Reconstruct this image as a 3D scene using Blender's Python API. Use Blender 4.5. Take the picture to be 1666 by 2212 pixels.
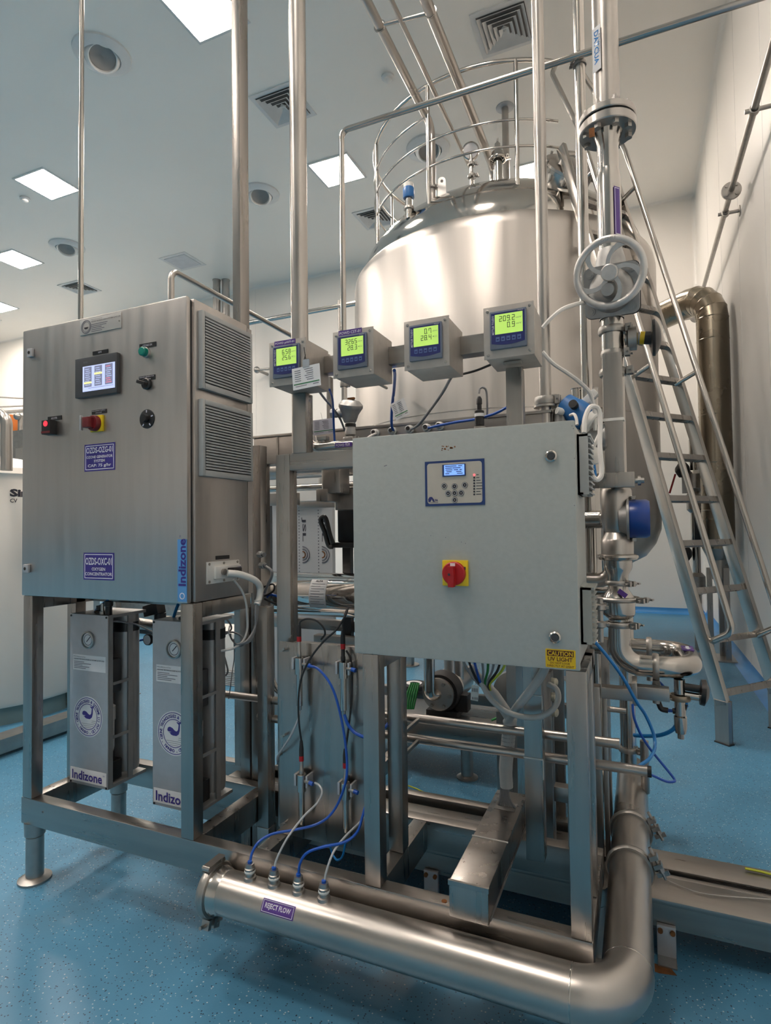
import bpy, bmesh, math, random
from mathutils import Vector, Matrix
random.seed(7)
for o in list(bpy.data.objects): bpy.data.objects.remove(o)
SC = bpy.context.scene
COL = SC.collection
# ---------------------------------------------------------------- camera
W, H, F = 1666.0, 2212.0, 1256.0
CAM = Vector((0, 0, 1.40))
yaw, pit, rol = math.radians(23.4346), math.radians(1.6429), math.radians(.7173)
fwd = Vector((-math.sin(yaw)*math.cos(pit), math.cos(yaw)*math.cos(pit), math.sin(pit)))
r0 = Vector((math.cos(yaw), math.sin(yaw), 0)); d0 = fwd.cross(r0)
CR = r0*math.cos(rol) + d0*math.sin(rol); CD = -r0*math.sin(rol) + d0*math.cos(rol)
cam = bpy.data.cameras.new('camera'); co = bpy.data.objects.new('camera', cam); COL.objects.link(co)
cam.sensor_fit = 'VERTICAL'; cam.sensor_height = 36.0; cam.lens = 36.0*F/H
cam.clip_start = .02; cam.clip_end = 100
m = Matrix((( CR.x, -CD.x, -fwd.x, CAM.x), (CR.y, -CD.y, -fwd.y, CAM.y), (CR.z, -CD.z, -fwd.z, CAM.z), (0, 0, 0, 1)))
co.matrix_world = m
SC.camera = co
# ---------------------------------------------------------------- world / exposure
wd = bpy.data.worlds.new('world'); SC.world = wd; wd.use_nodes = True
wd.node_tree.nodes['Background'].inputs[0].default_value = (.6, .62, .65, 1)
wd.node_tree.nodes['Background'].inputs[1].default_value = 0.05
SC.view_settings.view_transform = 'Standard'; SC.view_settings.look = 'None'
SC.view_settings.exposure = 0.55; SC.view_settings.gamma = 1.0
SC.view_settings.use_curve_mapping = False
SC.cycles.max_bounces = 6; SC.cycles.diffuse_bounces = 4; SC.cycles.glossy_bounces = 4; SC.cycles.transmission_bounces = 4
SC.cycles.caustics_reflective = False; SC.cycles.caustics_refractive = False
SC.cycles.sample_clamp_indirect = 6.0
PANEL_POWER = 60.0        # emission of the ceiling light panels
# ---------------------------------------------------------------- photo pixel -> point on a plane of the room
def ray(x, y):
    return CR*((x-833)/F) + CD*((y-1106)/F) + fwd
def at(x, y, X=None, Y=None, Z=None):
    d = ray(x, y)
    if X is not None: t = (X-CAM.x)/d.x
    elif Y is not None: t = (Y-CAM.y)/d.y
    else: t = (Z-CAM.z)/d.z
    return CAM + d*t
def atd(x, y, dist):
    d = ray(x, y); return CAM + d*(dist/math.hypot(d.x, d.y))
def prect(l, t, r, b, Y):
    cx, cy = (l+r)/2, (t+b)/2
    return at(l, cy, Y=Y).x, at(r, cy, Y=Y).x, at(cx, b, Y=Y).z, at(cx, t, Y=Y).z
# ---------------------------------------------------------------- materials
MATS = {}
def mat(name, col, rough=.5, metal=0.0, var=.06, scale=8.0, stretch=None, bump=0.0, emit=0.0, rvar=.0, alpha=1.0, trans=0.0, spec=None, col2=None, c2w=(.45, .6)):
    if name in MATS: return MATS[name]
    mt = bpy.data.materials.new(name); mt.use_nodes = True
    nt = mt.node_tree; N = nt.nodes; Lk = nt.links
    b = N['Principled BSDF']
    c = (*col, 1)
    b.inputs['Base Color'].default_value = c; b.inputs['Roughness'].default_value = rough; b.inputs['Metallic'].default_value = metal
    if spec is not None: b.inputs['Specular IOR Level'].default_value = spec
    tc = N.new('ShaderNodeTexCoord'); mp = N.new('ShaderNodeMapping'); nz = N.new('ShaderNodeTexNoise')
    Lk.new(tc.outputs['Object'], mp.inputs['Vector']); Lk.new(mp.outputs['Vector'], nz.inputs['Vector'])
    mp.inputs['Scale'].default_value = stretch or (1, 1, 1)
    nz.inputs['Scale'].default_value = scale; nz.inputs['Detail'].default_value = 4
    rp = N.new('ShaderNodeValToRGB'); Lk.new(nz.outputs['Fac'], rp.inputs['Fac'])
    lo = [max(0, k*(1-var)) for k in col]; hi = [min(1, k*(1+var)) for k in col]
    rp.color_ramp.elements[0].position = c2w[0] if col2 else .3; rp.color_ramp.elements[1].position = c2w[1] if col2 else .7
    rp.color_ramp.elements[0].color = (*lo, 1); rp.color_ramp.elements[1].color = (*(col2 or hi), 1)
    Lk.new(rp.outputs['Color'], b.inputs['Base Color'])
    if rvar:
        mr = N.new('ShaderNodeMapRange'); Lk.new(nz.outputs['Fac'], mr.inputs['Value'])
        mr.inputs['From Min'].default_value = .3; mr.inputs['From Max'].default_value = .7
        mr.inputs['To Min'].default_value = max(.02, rough-rvar); mr.inputs['To Max'].default_value = rough+rvar
        Lk.new(mr.outputs['Result'], b.inputs['Roughness'])
    if bump:
        bp = N.new('ShaderNodeBump'); bp.inputs['Strength'].default_value = bump; bp.inputs['Distance'].default_value = .01
        Lk.new(nz.outputs['Fac'], bp.inputs['Height']); Lk.new(bp.outputs['Normal'], b.inputs['Normal'])
    if emit:
        b.inputs['Emission Color'].default_value = c; b.inputs['Emission Strength'].default_value = emit
    if alpha < 1: b.inputs['Alpha'].default_value = alpha
    if trans: b.inputs['Transmission Weight'].default_value = trans; b.inputs['IOR'].default_value = 1.2
    MATS[name] = mt
    return mt
M = dict(
 steel=mat('brushed_stainless', (.37, .35, .33), .30, 1, .07, 4, (8, 8, .6), 0, rvar=.05),
 steelh=mat('brushed_stainless_long', (.37, .35, .33), .31, 1, .07, 4, (.6, 8, 8), 0, rvar=.05),
 cab=mat('brushed_cabinet_steel', (.54, .51, .49), .34, 1, .05, 3, (9, 9, .6), 0, rvar=.04),
 pipe=mat('polished_pipe', (.50, .475, .445), .18, 1, .05, 4, None, 0, rvar=.04),
 dullpipe=mat('satin_pipe', (.46, .435, .41), .31, 1, .06, 3, None, 0, rvar=.04),
 tank=mat('tank_cladding', (.50, .475, .45), .37, 1, .09, 1.1, (5, 5, .2), .03, rvar=.09),
 dome=mat('tank_dome_polish', (.58, .56, .53), .10, 1, .06, 2.5, None, .10, rvar=.04),
 brass=mat('jacketed_pipe', (.33, .29, .23), .26, 1, .07, 3, None, .02, rvar=.05),
 cast=mat('cast_aluminium', (.37, .37, .365), .45, .9, .10, 30, None, .08),
 wheel=mat('bare_cast_wheel', (.58, .57, .56), .42, .85, .08, 30, None, .05),
 zinc=mat('zinc_steel', (.40, .385, .365), .38, 1, .1, 20, None, .05),
 nameplate=mat('etched_name_plate', (.62, .60, .58), .4, .6, .03, 20),
 paint=mat('grey_enamel', (.39, .415, .40), .42, 0, .035, 60, None, .05),
 vent=mat('vent_grey_plastic', (.46, .475, .475), .5, 0, .05, 20),
 alu=mat('anodised_aluminium', (.50, .50, .52), .45, .5, .04, 30, None, .02),
 aludark=mat('shaded_aluminium', (.42, .42, .42), .45, .7, .06, 20),  # darker copy of the aluminium, with shade put into its colour
 black=mat('black_plastic', (.012, .012, .014), .38, 0, .2, 20),
 rubber=mat('black_rubber', (.02, .02, .022), .6, 0, .2, 20),
 dark=mat('dark_bezel', (.055, .058, .065), .4, 0, .15, 12),
 white=mat('white_plastic', (.78, .77, .74), .45, 0, .03, 12),
 cream=mat('white_tank_plastic', (.80, .765, .71), .5, 0, .03, 2.5),
 paper=mat('paper_white', (.78, .78, .80), .55, 0, .03, 14),
 ink=mat('print_dark', (.03, .03, .045), .6, 0, .1, 40),
 ink2=mat('print_grey', (.16, .16, .19), .6, 0, .1, 40),
 navy=mat('label_navy', (.045, .03, .24), .45, 0, .08, 20),
 purple=mat('label_purple', (.10, .045, .26), .45, 0, .08, 20),
 lettering=mat('lettering_white', (.75, .74, .85), .5, 0, .03, 20),
 blue=mat('blue_hose', (.012, .09, .46), .32, 0, .1, 15),
 sky=mat('light_blue_hose', (.01, .20, .55), .32, 0, .1, 15),
 deep=mat('deep_blue_plastic', (.01, .05, .27), .3, 0, .1, 9),
 actuator=mat('blue_actuator', (.02, .14, .40), .4, 0, .1, 12),
 grey=mat('grey_cable', (.27, .27, .28), .5, 0, .1, 30),
 lgrey=mat('light_grey_plastic', (.55, .55, .54), .5, 0, .05, 30),
 clear=mat('clear_tube', (.42, .45, .48), .25, 0, .05, 30),
 whose=mat('white_hose', (.72, .71, .69), .4, 0, .04, 20),
 yellow=mat('yellow_plastic', (.78, .55, .015), .42, 0, .05, 20),
 caution=mat('caution_yellow', (.70, .47, .01), .45, 0, .06, 20),
 red=mat('red_plastic', (.42, .008, .012), .38, 0, .1, 20),
 maroon=mat('maroon_plastic', (.16, .012, .016), .38, 0, .1, 20),
 green=mat('green_lamp_lens', (.0, .22, .17), .3, 0, .1, 20),
 wire=mat('green_wire', (.02, .20, .05), .5, 0, .1, 20),
 ywire=mat('yellow_green_wire', (.55, .60, .05), .5, 0, .1, 20),
 txblue=mat('transmitter_blue', (.022, .03, .15), .35, 0, .1, 20),
 txgrey=mat('transmitter_bezel', (.14, .17, .23), .42, 0, .1, 20),
 txsteel=mat('transmitter_case', (.47, .44, .41), .42, .55, .07, 25, None, .02),
 lcd=mat('lcd_green', (.46, .72, .14), .4, 0, .05, 6, emit=.42),
 lcdblue=mat('lcd_blue', (.22, .42, 1.0), .4, 0, .12, 8, emit=.5),
 hmi=mat('hmi_screen', (.58, .66, 1.0), .4, 0, .05, 6, emit=.42),
 hmibox=mat('hmi_box', (.22, .24, .36), .4, 0, .05, 30, emit=.35),
 hmired=mat('hmi_red', (.9, .2, .3), .4, emit=.6),
 hmiyel=mat('hmi_yellow', (.9, .85, .3), .4, emit=.7),
 led=mat('red_led', (1, .05, .06), .4, emit=3.0),
 beige=mat('keypad_beige', (.50, .46, .40), .5, 0, .05, 18),
 panelblue=mat('keypad_blue', (.015, .045, .17), .45, 0, .08, 18),
 sticker=mat('sticker_blue', (.10, .30, .62), .4, 0, .18, 6),
 rust=mat('rust', (.20, .075, .02), .8, 0, .4, 30, None, .2),
 film=mat('film_wrapped_board', (.48, .50, .52), .35, 0, .06, 3),
 orange=mat('orange_part', (.8, .22, .04), .5),
)
def m_floor():
    mt = bpy.data.materials.new('blue_epoxy_floor'); mt.use_nodes = True
    nt = mt.node_tree; N = nt.nodes; K = nt.links; b = N['Principled BSDF']
    tc = N.new('ShaderNodeTexCoord')
    n1 = N.new('ShaderNodeTexNoise'); n1.inputs['Scale'].default_value = 1.1; n1.inputs['Detail'].default_value = 5; n1.inputs['Roughness'].default_value = .6
    K.new(tc.outputs['Object'], n1.inputs['Vector'])
    r1 = N.new('ShaderNodeValToRGB'); K.new(n1.outputs['Fac'], r1.inputs['Fac'])
    r1.color_ramp.elements[0].position = .33; r1.color_ramp.elements[0].color = (.062, .205, .335, 1)
    r1.color_ramp.elements[1].position = .70; r1.color_ramp.elements[1].color = (.085, .275, .45, 1)
    v = N.new('ShaderNodeTexVoronoi'); v.inputs['Scale'].default_value = 170; v.inputs['Randomness'].default_value = 1
    K.new(tc.outputs['Object'], v.inputs['Vector'])
    sep = N.new('ShaderNodeSeparateColor'); K.new(v.outputs['Color'], sep.inputs[0])
    gt = N.new('ShaderNodeMath'); gt.operation = 'GREATER_THAN'; gt.inputs[1].default_value = .88; K.new(sep.outputs[0], gt.inputs[0])
    nr = N.new('ShaderNodeMath'); nr.operation = 'LESS_THAN'; nr.inputs[1].default_value = .42; K.new(v.outputs['Distance'], nr.inputs[0])
    mu = N.new('ShaderNodeMath'); mu.operation = 'MULTIPLY'; K.new(gt.outputs[0], mu.inputs[0]); K.new(nr.outputs[0], mu.inputs[1])
    sp = N.new('ShaderNodeMath'); sp.operation = 'GREATER_THAN'; sp.inputs[1].default_value = .62; K.new(sep.outputs[1], sp.inputs[0])
    fl = N.new('ShaderNodeMix'); fl.data_type = 'RGBA'; K.new(sp.outputs[0], fl.inputs['Factor'])
    fl.inputs[6].default_value = (.016, .04, .075, 1); fl.inputs[7].default_value = (.42, .50, .56, 1)
    mx = N.new('ShaderNodeMix'); mx.data_type = 'RGBA'; K.new(mu.outputs[0], mx.inputs['Factor'])
    K.new(r1.outputs['Color'], mx.inputs[6]); K.new(fl.outputs[2], mx.inputs[7])
    n2 = N.new('ShaderNodeTexNoise'); n2.inputs['Scale'].default_value = 2.2; n2.inputs['Detail'].default_value = 3
    K.new(tc.outputs['Object'], n2.inputs['Vector'])
    r2 = N.new('ShaderNodeValToRGB'); K.new(n2.outputs['Fac'], r2.inputs['Fac'])
    r2.color_ramp.elements[0].position = .60; r2.color_ramp.elements[0].color = (0, 0, 0, 1)
    r2.color_ramp.elements[1].position = .78; r2.color_ramp.elements[1].color = (.45, .45, .45, 1)
    mx2 = N.new('ShaderNodeMix'); mx2.data_type = 'RGBA'; K.new(r2.outputs['Color'], mx2.inputs['Factor'])
    K.new(mx.outputs[2], mx2.inputs[6]); mx2.inputs[7].default_value = (.075, .135, .17, 1)
    K.new(mx2.outputs[2], b.inputs['Base Color'])
    b.inputs['Roughness'].default_value = .38
    bp = N.new('ShaderNodeBump'); bp.inputs['Strength'].default_value = .12; bp.inputs['Distance'].default_value = .003
    n3 = N.new('ShaderNodeTexNoise'); n3.inputs['Scale'].default_value = 90; K.new(tc.outputs['Object'], n3.inputs['Vector'])
    K.new(n3.outputs['Fac'], bp.inputs['Height']); K.new(bp.outputs['Normal'], b.inputs['Normal'])
    return mt
M['floor'] = m_floor()
M['cove'] = mat('blue_epoxy_cove', (.05, .26, .60), .3, 0, .10, 3)
M['wall'] = mat('white_wall_panel', (.87, .845, .80), .42, 0, .015, .7)
M['ceil'] = mat('ceiling_panel', (.89, .86, .805), .35, 0, .02, .5)
M['grille'] = mat('ceiling_grille_white', (.70, .70, .69), .45, 0, .03, 10)
M['dkhole'] = mat('duct_inside', (.17, .165, .16), .7, 0, .1, 10)
M['lamp'] = mat('lit_diffuser', (1.0, .87, .755), .5, 0, .0, 3, emit=PANEL_POWER)
# ---------------------------------------------------------------- mesh helpers
V = Vector
def frame(w):
    w = V(w).normalized(); a = V((0, 0, 1)) if abs(w.z) < .9 else V((1, 0, 0))
    u = a.cross(w).normalized(); v = w.cross(u); return u, v, w
class MB:
    def __init__(s): s.bm = bmesh.new()
    def box(s, x0, x1, y0, y1, z0, z1, bev=0):
        r = bmesh.ops.create_cube(s.bm, size=1)
        vs = r['verts']
        for v in vs:
            v.co = V(((x0+x1)/2+v.co.x*(x1-x0), (y0+y1)/2+v.co.y*(y1-y0), (z0+z1)/2+v.co.z*(z1-z0)))
        if bev:
            es = list({e for v in vs for e in v.link_edges})
            bmesh.ops.bevel(s.bm, geom=es, offset=bev, segments=2, affect='EDGES', profile=.6)
        return s
    def obox(s, c, u, v, w, su, sv, sw, bev=0):
        u, v, w, c = V(u).normalized(), V(v).normalized(), V(w).normalized(), V(c)
        r = bmesh.ops.create_cube(s.bm, size=1); vs = r['verts']
        for q in vs: q.co = c + u*(q.co.x*su) + v*(q.co.y*sv) + w*(q.co.z*sw)
        if bev:
            es = list({e for q in vs for e in q.link_edges})
            bmesh.ops.bevel(s.bm, geom=es, offset=bev, segments=2, affect='EDGES', profile=.6)
        bmesh.ops.recalc_face_normals(s.bm, faces=list({f for q in s.bm.verts for f in q.link_faces})) if u.cross(v).dot(w) < 0 else None
        return s
    def bar(s, p, q, su, sv, up=(0, 0, 1), bev=0):
        p, q = V(p), V(q); w = (q-p).normalized(); up = V(up)
        if abs(w.dot(up)) > .99: up = V((0, 1, 0))
        u = up.cross(w).normalized(); v = w.cross(u)
        return s.obox((p+q)/2, u, v, w, su, sv, (q-p).length, bev)
    def rings(s, rings, caps=True, closed=False):
        bm = s.bm; R = [[bm.verts.new(c) for c in r] for r in rings]
        n = len(R[0]); k = len(R)
        for i in range(k if closed else k-1):
            a, b = R[i], R[(i+1) % k]
            for j in range(n):
                try: bm.faces.new((a[j], a[(j+1) % n], b[(j+1) % n], b[j]))
                except ValueError: pass
        if caps and not closed:
            bm.faces.new(list(reversed(R[0]))); bm.faces.new(R[-1])
        return s
    def cyl(s, p, q, r, r2=None, n=16, caps=True):
        p, q = V(p), V(q); u, v, w = frame(q-p); r2 = r if r2 is None else r2
        f = lambda c, k: [c + (u*math.cos(2*math.pi*i/n) + v*math.sin(2*math.pi*i/n))*k for i in range(n)]
        return s.rings([f(p, r), f(q, r2)], caps)
    def lathe(s, prof, o=(0, 0, 0), axis=(0, 0, 1), n=32, caps=True):
        o = V(o); u, v, w = frame(axis)
        return s.rings([[o + w*h + (u*math.cos(2*math.pi*i/n) + v*math.sin(2*math.pi*i/n))*max(r, 1e-4) for i in range(n)] for r, h in prof], caps)
    def path(s, pts, r, n=10, closed=False, caps=True):
        pts = [V(p) for p in pts]; k = len(pts); R = []
        rr = r if isinstance(r, (list, tuple)) else [r]*k
        T = []
        for i in range(k):
            a = pts[i-1] if (i or closed) else pts[0]; b = pts[(i+1) % k] if (i < k-1 or closed) else pts[-1]
            T.append((b-a).normalized())
        u, v, w = frame(T[0])
        for i in range(k):
            t = T[i]; u = (u - t*u.dot(t)).normalized(); v = t.cross(u)
            R.append([pts[i] + (u*math.cos(2*math.pi*j/n) + v*math.sin(2*math.pi*j/n))*rr[i] for j in range(n)])
        return s.rings(R, caps, closed)
    def prism(s, poly, o, u, v, d):
        o, u, v = V(o), V(u), V(v); d = V(d)
        a = [s.bm.verts.new(o + u*x + v*y) for x, y in poly]; b = [s.bm.verts.new(o + u*x + v*y + d) for x, y in poly]
        n = len(a)
        s.bm.faces.new(list(reversed(a))); s.bm.faces.new(b)
        for i in range(n): s.bm.faces.new((a[i], a[(i+1) % n], b[(i+1) % n], b[i]))
        return s
    def sphere(s, c, r, n=12, sc=(1, 1, 1)):
        q = bmesh.ops.create_uvsphere(s.bm, u_segments=n, v_segments=max(6, n//2), radius=r)
        for v in q['verts']: v.co = V(c) + V((v.co.x*sc[0], v.co.y*sc[1], v.co.z*sc[2]))
        return s
    def mesh(s, name, mt, smooth=True):
        bmesh.ops.recalc_face_normals(s.bm, faces=s.bm.faces[:])
        me = bpy.data.meshes.new(name); s.bm.to_mesh(me); s.bm.free()
        if smooth:
            for p in me.polygons: p.use_smooth = True
            me.set_sharp_from_angle(angle=math.radians(38))
        me.materials.append(M[mt] if isinstance(mt, str) else mt)
        return me
def smooth(pts, k=6):
    P = [V(p) for p in pts]; P = [P[0]*2-P[1]] + P + [P[-1]*2-P[-2]]; out = []
    for i in range(1, len(P)-2):
        a, b, c, d = P[i-1], P[i], P[i+1], P[i+2]
        for j in range(k):
            t = j/k
            out.append(.5*((2*b) + (c-a)*t + (2*a-5*b+4*c-d)*t*t + (3*b-a-3*c+d)*t**3))
    out.append(P[-2]); return out
def bend(pts, rad, seg=7):
    P = [V(p) for p in pts]; out = [P[0]]
    for i in range(1, len(P)-1):
        a, b, c = P[i-1], P[i], P[i+1]; d1 = (a-b).normalized(); d2 = (c-b).normalized()
        ang = d1.angle(d2); rr = min(rad, .49*(a-b).length*math.tan(ang/2), .49*(c-b).length*math.tan(ang/2)) if ang < 3.1 else 0
        if rr <= 1e-4: out.append(b); continue
        t = rr/math.tan(ang/2); cen = b + (d1+d2).normalized()*(rr/math.sin(ang/2))
        p, q = b+d1*t-cen, b+d2*t-cen; tot = p.angle(q); ax = p.cross(q).normalized()
        for k in range(seg+1): out.append(cen + Matrix.Rotation(tot*k/seg, 3, ax) @ p)
    out.append(P[-1]); return out
# ---------------------------------------------------------------- object helpers
LABELS = set()
def tag(o, label, cat, group=None):
    o['label'] = label; o['category'] = cat
    if group: o['group'] = group
    LABELS.add(label); return o
def thing(name, label, cat, loc=(0, 0, 0), group=None):
    o = bpy.data.objects.new(name, None); COL.objects.link(o); o.location = V(loc); o.empty_display_size = .05
    return tag(o, label, cat, group)
def put(name, me, parent=None, loc=None):
    o = bpy.data.objects.new(name, me); COL.objects.link(o)
    if loc is not None: o.location = V(loc)
    if parent is not None:
        o.parent = parent
        o.matrix_parent_inverse = pinv(parent)
    return o
def wmat(o):
    mw = Matrix.LocRotScale(o.location, o.rotation_euler, o.scale)
    if o.parent: mw = wmat(o.parent) @ o.matrix_parent_inverse @ mw
    return mw
def pinv(p): return wmat(p).inverted()
def part(name, mb, mt, parent=None, label=None, smooth=True):
    o = put(name, mb.mesh(name, mt, smooth), parent)
    if label: o['label'] = label
    return o
def solo(name, mb, mt, label, cat, group=None):
    return tag(part(name, mb, mt), label, cat, group)
def struct(name, mb, mt, parent=None):
    o = part(name, mb, mt, parent)
    if parent is None: o['kind'] = 'structure'
    return o
def copy_tree(o, delta, label=None, parent=None, rot=None):
    c = o.copy(); COL.objects.link(c)
    if parent is None:
        c.location = o.location + V(delta)
        if label: c['label'] = label
    else: c.parent = parent; c.matrix_parent_inverse = o.matrix_parent_inverse.copy()
    for ch in [x for x in COL.objects if x.parent == o]: copy_tree(ch, delta, None, c)
    return c
def bx(x0, x1, y0, y1, z0, z1, bev=0): return MB().box(x0, x1, y0, y1, z0, z1, bev)
def decal(name, l, r, z0, z1, Y, mt, parent, t=.001): return part(name, bx(l, r, Y-t, Y, z0, z1), mt, parent)
def text_mesh(s, bold=0.0, align='CENTER'):
    cu = bpy.data.curves.new('t', 'FONT'); cu.body = s; cu.size = 1; cu.offset = bold; cu.resolution_u = 2
    ob = bpy.data.objects.new('t', cu)
    me = bpy.data.meshes.new_from_object(ob); bpy.data.objects.remove(ob); bpy.data.curves.remove(cu)
    return me
def text(s, o, u, v, w, h, mt, parent, bold=.0, name='lettering', fit=True, mirror=False):
    """flat lettering filling the box (o, w*u, h*v)"""
    me = text_mesh(s, bold); o, u, v = V(o), V(u).normalized(), V(v).normalized()
    if not me.vertices: return None
    xs = [q.co.x for q in me.vertices]; ys = [q.co.y for q in me.vertices]
    x0, x1, y0, y1 = min(xs), max(xs), min(ys), max(ys)
    sx = w/max(1e-6, x1-x0); sy = h/max(1e-6, y1-y0)
    if not fit: sx = min(sx, sy)
    ox = (w-(x1-x0)*sx)/2
    for q in me.vertices: q.co = o + u*((q.co.x-x0)*sx+ox) + v*((q.co.y-y0)*sy)
    me.name = name; me.materials.clear(); me.materials.append(M[mt])
    return put(name, me, parent)
def ftext(s, l, r, z0, z1, Y, mt, parent, bold=.0, fit=True, name='lettering'):
    return text(s, (l, Y-.0015, z0), (1, 0, 0), (0, 0, 1), r-l, z1-z0, mt, parent, bold, name, fit)
def fdisc(c, r, Y, d=.002, n=20): return MB().cyl((c[0], Y, c[1]), (c[0], Y-d, c[1]), r, n=n)
def clampmb(c, axis, r, wdt=.022, mb=None, bolt=(1, 0, 0)):
    """hinged tri-clamp: ring with rounded edges, hinge boss and wing nut"""
    mb = mb or MB(); c = V(c); a = V(axis).normalized(); bl = V(bolt); bl = (bl-a*bl.dot(a)).normalized(); s = a.cross(bl)
    mb.lathe([(r*.98, -wdt/2), (r*1.16, -wdt/2), (r*1.24, -wdt*.2), (r*1.24, wdt*.2), (r*1.16, wdt/2), (r*.98, wdt/2)], c, a, 24, False)
    p = c + bl*(r*1.22)
    k = min(r, .05)
    mb.obox(p+bl*k*.25+s*k*.28, bl, s, a, k*.55, k*.28, wdt*1.1); mb.obox(p+bl*k*.25-s*k*.28, bl, s, a, k*.55, k*.28, wdt*1.1)
    mb.cyl(p+bl*k*.3-s*k*.9, p+bl*k*.3+s*k*1.2, k*.11, n=8)
    mb.cyl(p+bl*k*.3+s*k*.42, p+bl*k*.3+s*k*.72, k*.22, n=6)
    mb.obox(p+bl*k*.3+s*k*.85, bl, a, s, k*.8, k*.14, k*.3)
    return mb
# ================================================================ THE ROOM
ZC, XW, YB, XL, YN = 6.62, .95, 10.28, -16.5, -8.0
struct('floor', bx(XL-.2, XW+.2, YN-.2, YB+.2, -.2, 0), 'floor')
struct('ceiling', bx(XL-.2, XW+.2, YN-.2, YB+.2, ZC, ZC+.2), 'ceil')
struct('wall_back', bx(XL, XW, YB, YB+.2, 0, ZC), 'wall')
struct('wall_right', bx(XW, XW+.2, YN, YB+.2, 0, ZC), 'wall')
struct('wall_left', bx(XL-.2, XL, YN, YB, 0, ZC), 'wall')
struct('wall_front', bx(XL, XW, YN-.2, YN, 0, ZC), 'wall')
def covepoly(r, n=6):
    return [(0, 0)] + [(r-r*math.cos(a), r-r*math.sin(a)) for a in [math.pi/2*(1-i/n) for i in range(n+1)]]
cp = covepoly(.09)
struct('baseboard_back', MB().prism(cp, (XL, YB, 0), (0, -1, 0), (0, 0, 1), (XW-XL, 0, 0)), 'cove')
struct('baseboard_right', MB().prism(cp, (XW, YN, 0), (-1, 0, 0), (0, 0, 1), (0, YB-YN, 0)), 'cove')
cv = covepoly(.05)
struct('trim_1', MB().prism(cv, (XL, YB, ZC), (0, -1, 0), (0, 0, -1), (XW-XL, 0, 0)), 'wall')
struct('trim_2', MB().prism(cv, (XW, YN, ZC), (-1, 0, 0), (0, 0, -1), (0, YB-YN, 0)), 'wall')
struct('trim_3', MB().prism(covepoly(.06), (XW, YB, 0), (-1, 0, 0), (0, -1, 0), (0, 0, ZC)), 'wall')
# vertical joint strips between the wall panels
for i, y in enumerate((5.2, 6.4, 7.6, 8.8)):
    struct('trim_%d' % (4+i), bx(XW-.0015, XW, y-.006, y+.006, 0, ZC), 'white')
for i, x in enumerate((-.25, -1.45, -5.05, -6.25, -7.45)):
    struct('trim_%d' % (8+i), bx(x-.006, x+.006, YB-.0015, YB, 0, ZC), 'white')
# ---- ceiling light panels
def light(x, y, label, group, w=.60, d=.58):
    t = thing('ceiling_light', label, 'light', (x, y, ZC), group)
    fb = MB()
    for a in ((x-w/2-.03, x+w/2+.03, y-d/2-.03, y-d/2), (x-w/2-.03, x+w/2+.03, y+d/2, y+d/2+.03), (x-w/2-.03, x-w/2, y-d/2, y+d/2), (x+w/2, x+w/2+.03, y-d/2, y+d/2)):
        fb.box(a[0], a[1], a[2], a[3], ZC-.012, ZC)
    part('frame', fb, 'grille', t)
    part('diffuser', bx(x-w/2, x+w/2, y-d/2, y+d/2, ZC-.008, ZC-.001), 'lamp', t)
G = 'square light panels in the ceiling'
light(-3.86, 4.50, 'bright square ceiling light cut by the top edge of the photo', G)
light(-3.90, 7.38, 'bright square ceiling light directly left of the tank guard rail', G)
light(-8.00, 5.87, 'bright square ceiling light at left above a smoke detector, behind the thin pipe', G)
light(-10.75, 7.27, 'bright square ceiling light at the left edge, second from the bottom', G)
a = at(-8, 661, Z=ZC); light(a.x, a.y, 'bright square ceiling light lowest at the left edge of the photo', G)
light(-1.20, 8.67, 'bright square ceiling light half hidden behind the top of the big tank', G)
for x, y in ((-1.2, 2.95), (-1.2, .1), (-4.6, 1.6), (-4.6, -1.4), (-8, 2.9), (-8, 0), (-12.2, 4.4), (-14.5, 8.9)):
    light(x, y, 'square ceiling light outside the photographed part of the room', 'square ceiling lights outside the photo')
# ---- square supply grilles
def grille(px, py, label, w=.60, k=5):
    c = at(px, py, Z=ZC); x, y = c.x, c.y
    t = thing('ceiling_diffuser', label, 'air vent', (x, y, ZC), 'square louvred air vents in the ceiling')
    part('backing', bx(x-w*.42, x+w*.42, y-w*.42, y+w*.42, ZC-.004, ZC-.0005), 'dkhole', t)
    fm = MB(); a, b = w*.5, w*.41
    for q in ((x-a, x+a, y-a, y-b), (x-a, x+a, y+b, y+a), (x-a, x-b, y-b, y+b), (x+b, x+a, y-b, y+b)): fm.box(*q, ZC-.012, ZC)
    part('frame', fm, 'grille', t)
    for i in range(k):
        ro = w*.41*(1-i/(k+.2))-.006; ri = ro - w*.056; zl = ZC-.005-.006*i
        lm = MB(); R1 = [V((x+sx*ro, y+sy*ro, zl-.024)) for sx, sy in ((-1, -1), (1, -1), (1, 1), (-1, 1))]
        R2 = [V((x+sx*ri, y+sy*ri, zl)) for sx, sy in ((-1, -1), (1, -1), (1, 1), (-1, 1))]
        lm.rings([R1, R2, [p+V((0, 0, .003)) for p in R2], [p+V((0, 0, .003)) for p in R1]], False, True)
        part('louvre', lm, 'grille', t, smooth=False)
    part('centre_cone', MB().lathe([(.001, -.03), (.04, -.02), (.045, -.01)], (x, y, ZC), (0, 0, 1), 4), 'grille', t, smooth=False)
grille(1090, 60, 'square louvred ceiling vent at the top right, left of the three tall pipes')
grille(612, 228, 'square louvred ceiling vent partly behind the thick vertical pipe')
grille(812, 470, 'square louvred ceiling vent peeking out left of the tank dome')
grille(172, 622, 'small far ceiling vent behind the thin pipe above the steel cabinet')
c = at(395, 565, Z=ZC)
t = thing('ceiling_hatch', 'flat square access hatch in the far ceiling above the bent pipe', 'hatch', c)
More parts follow.
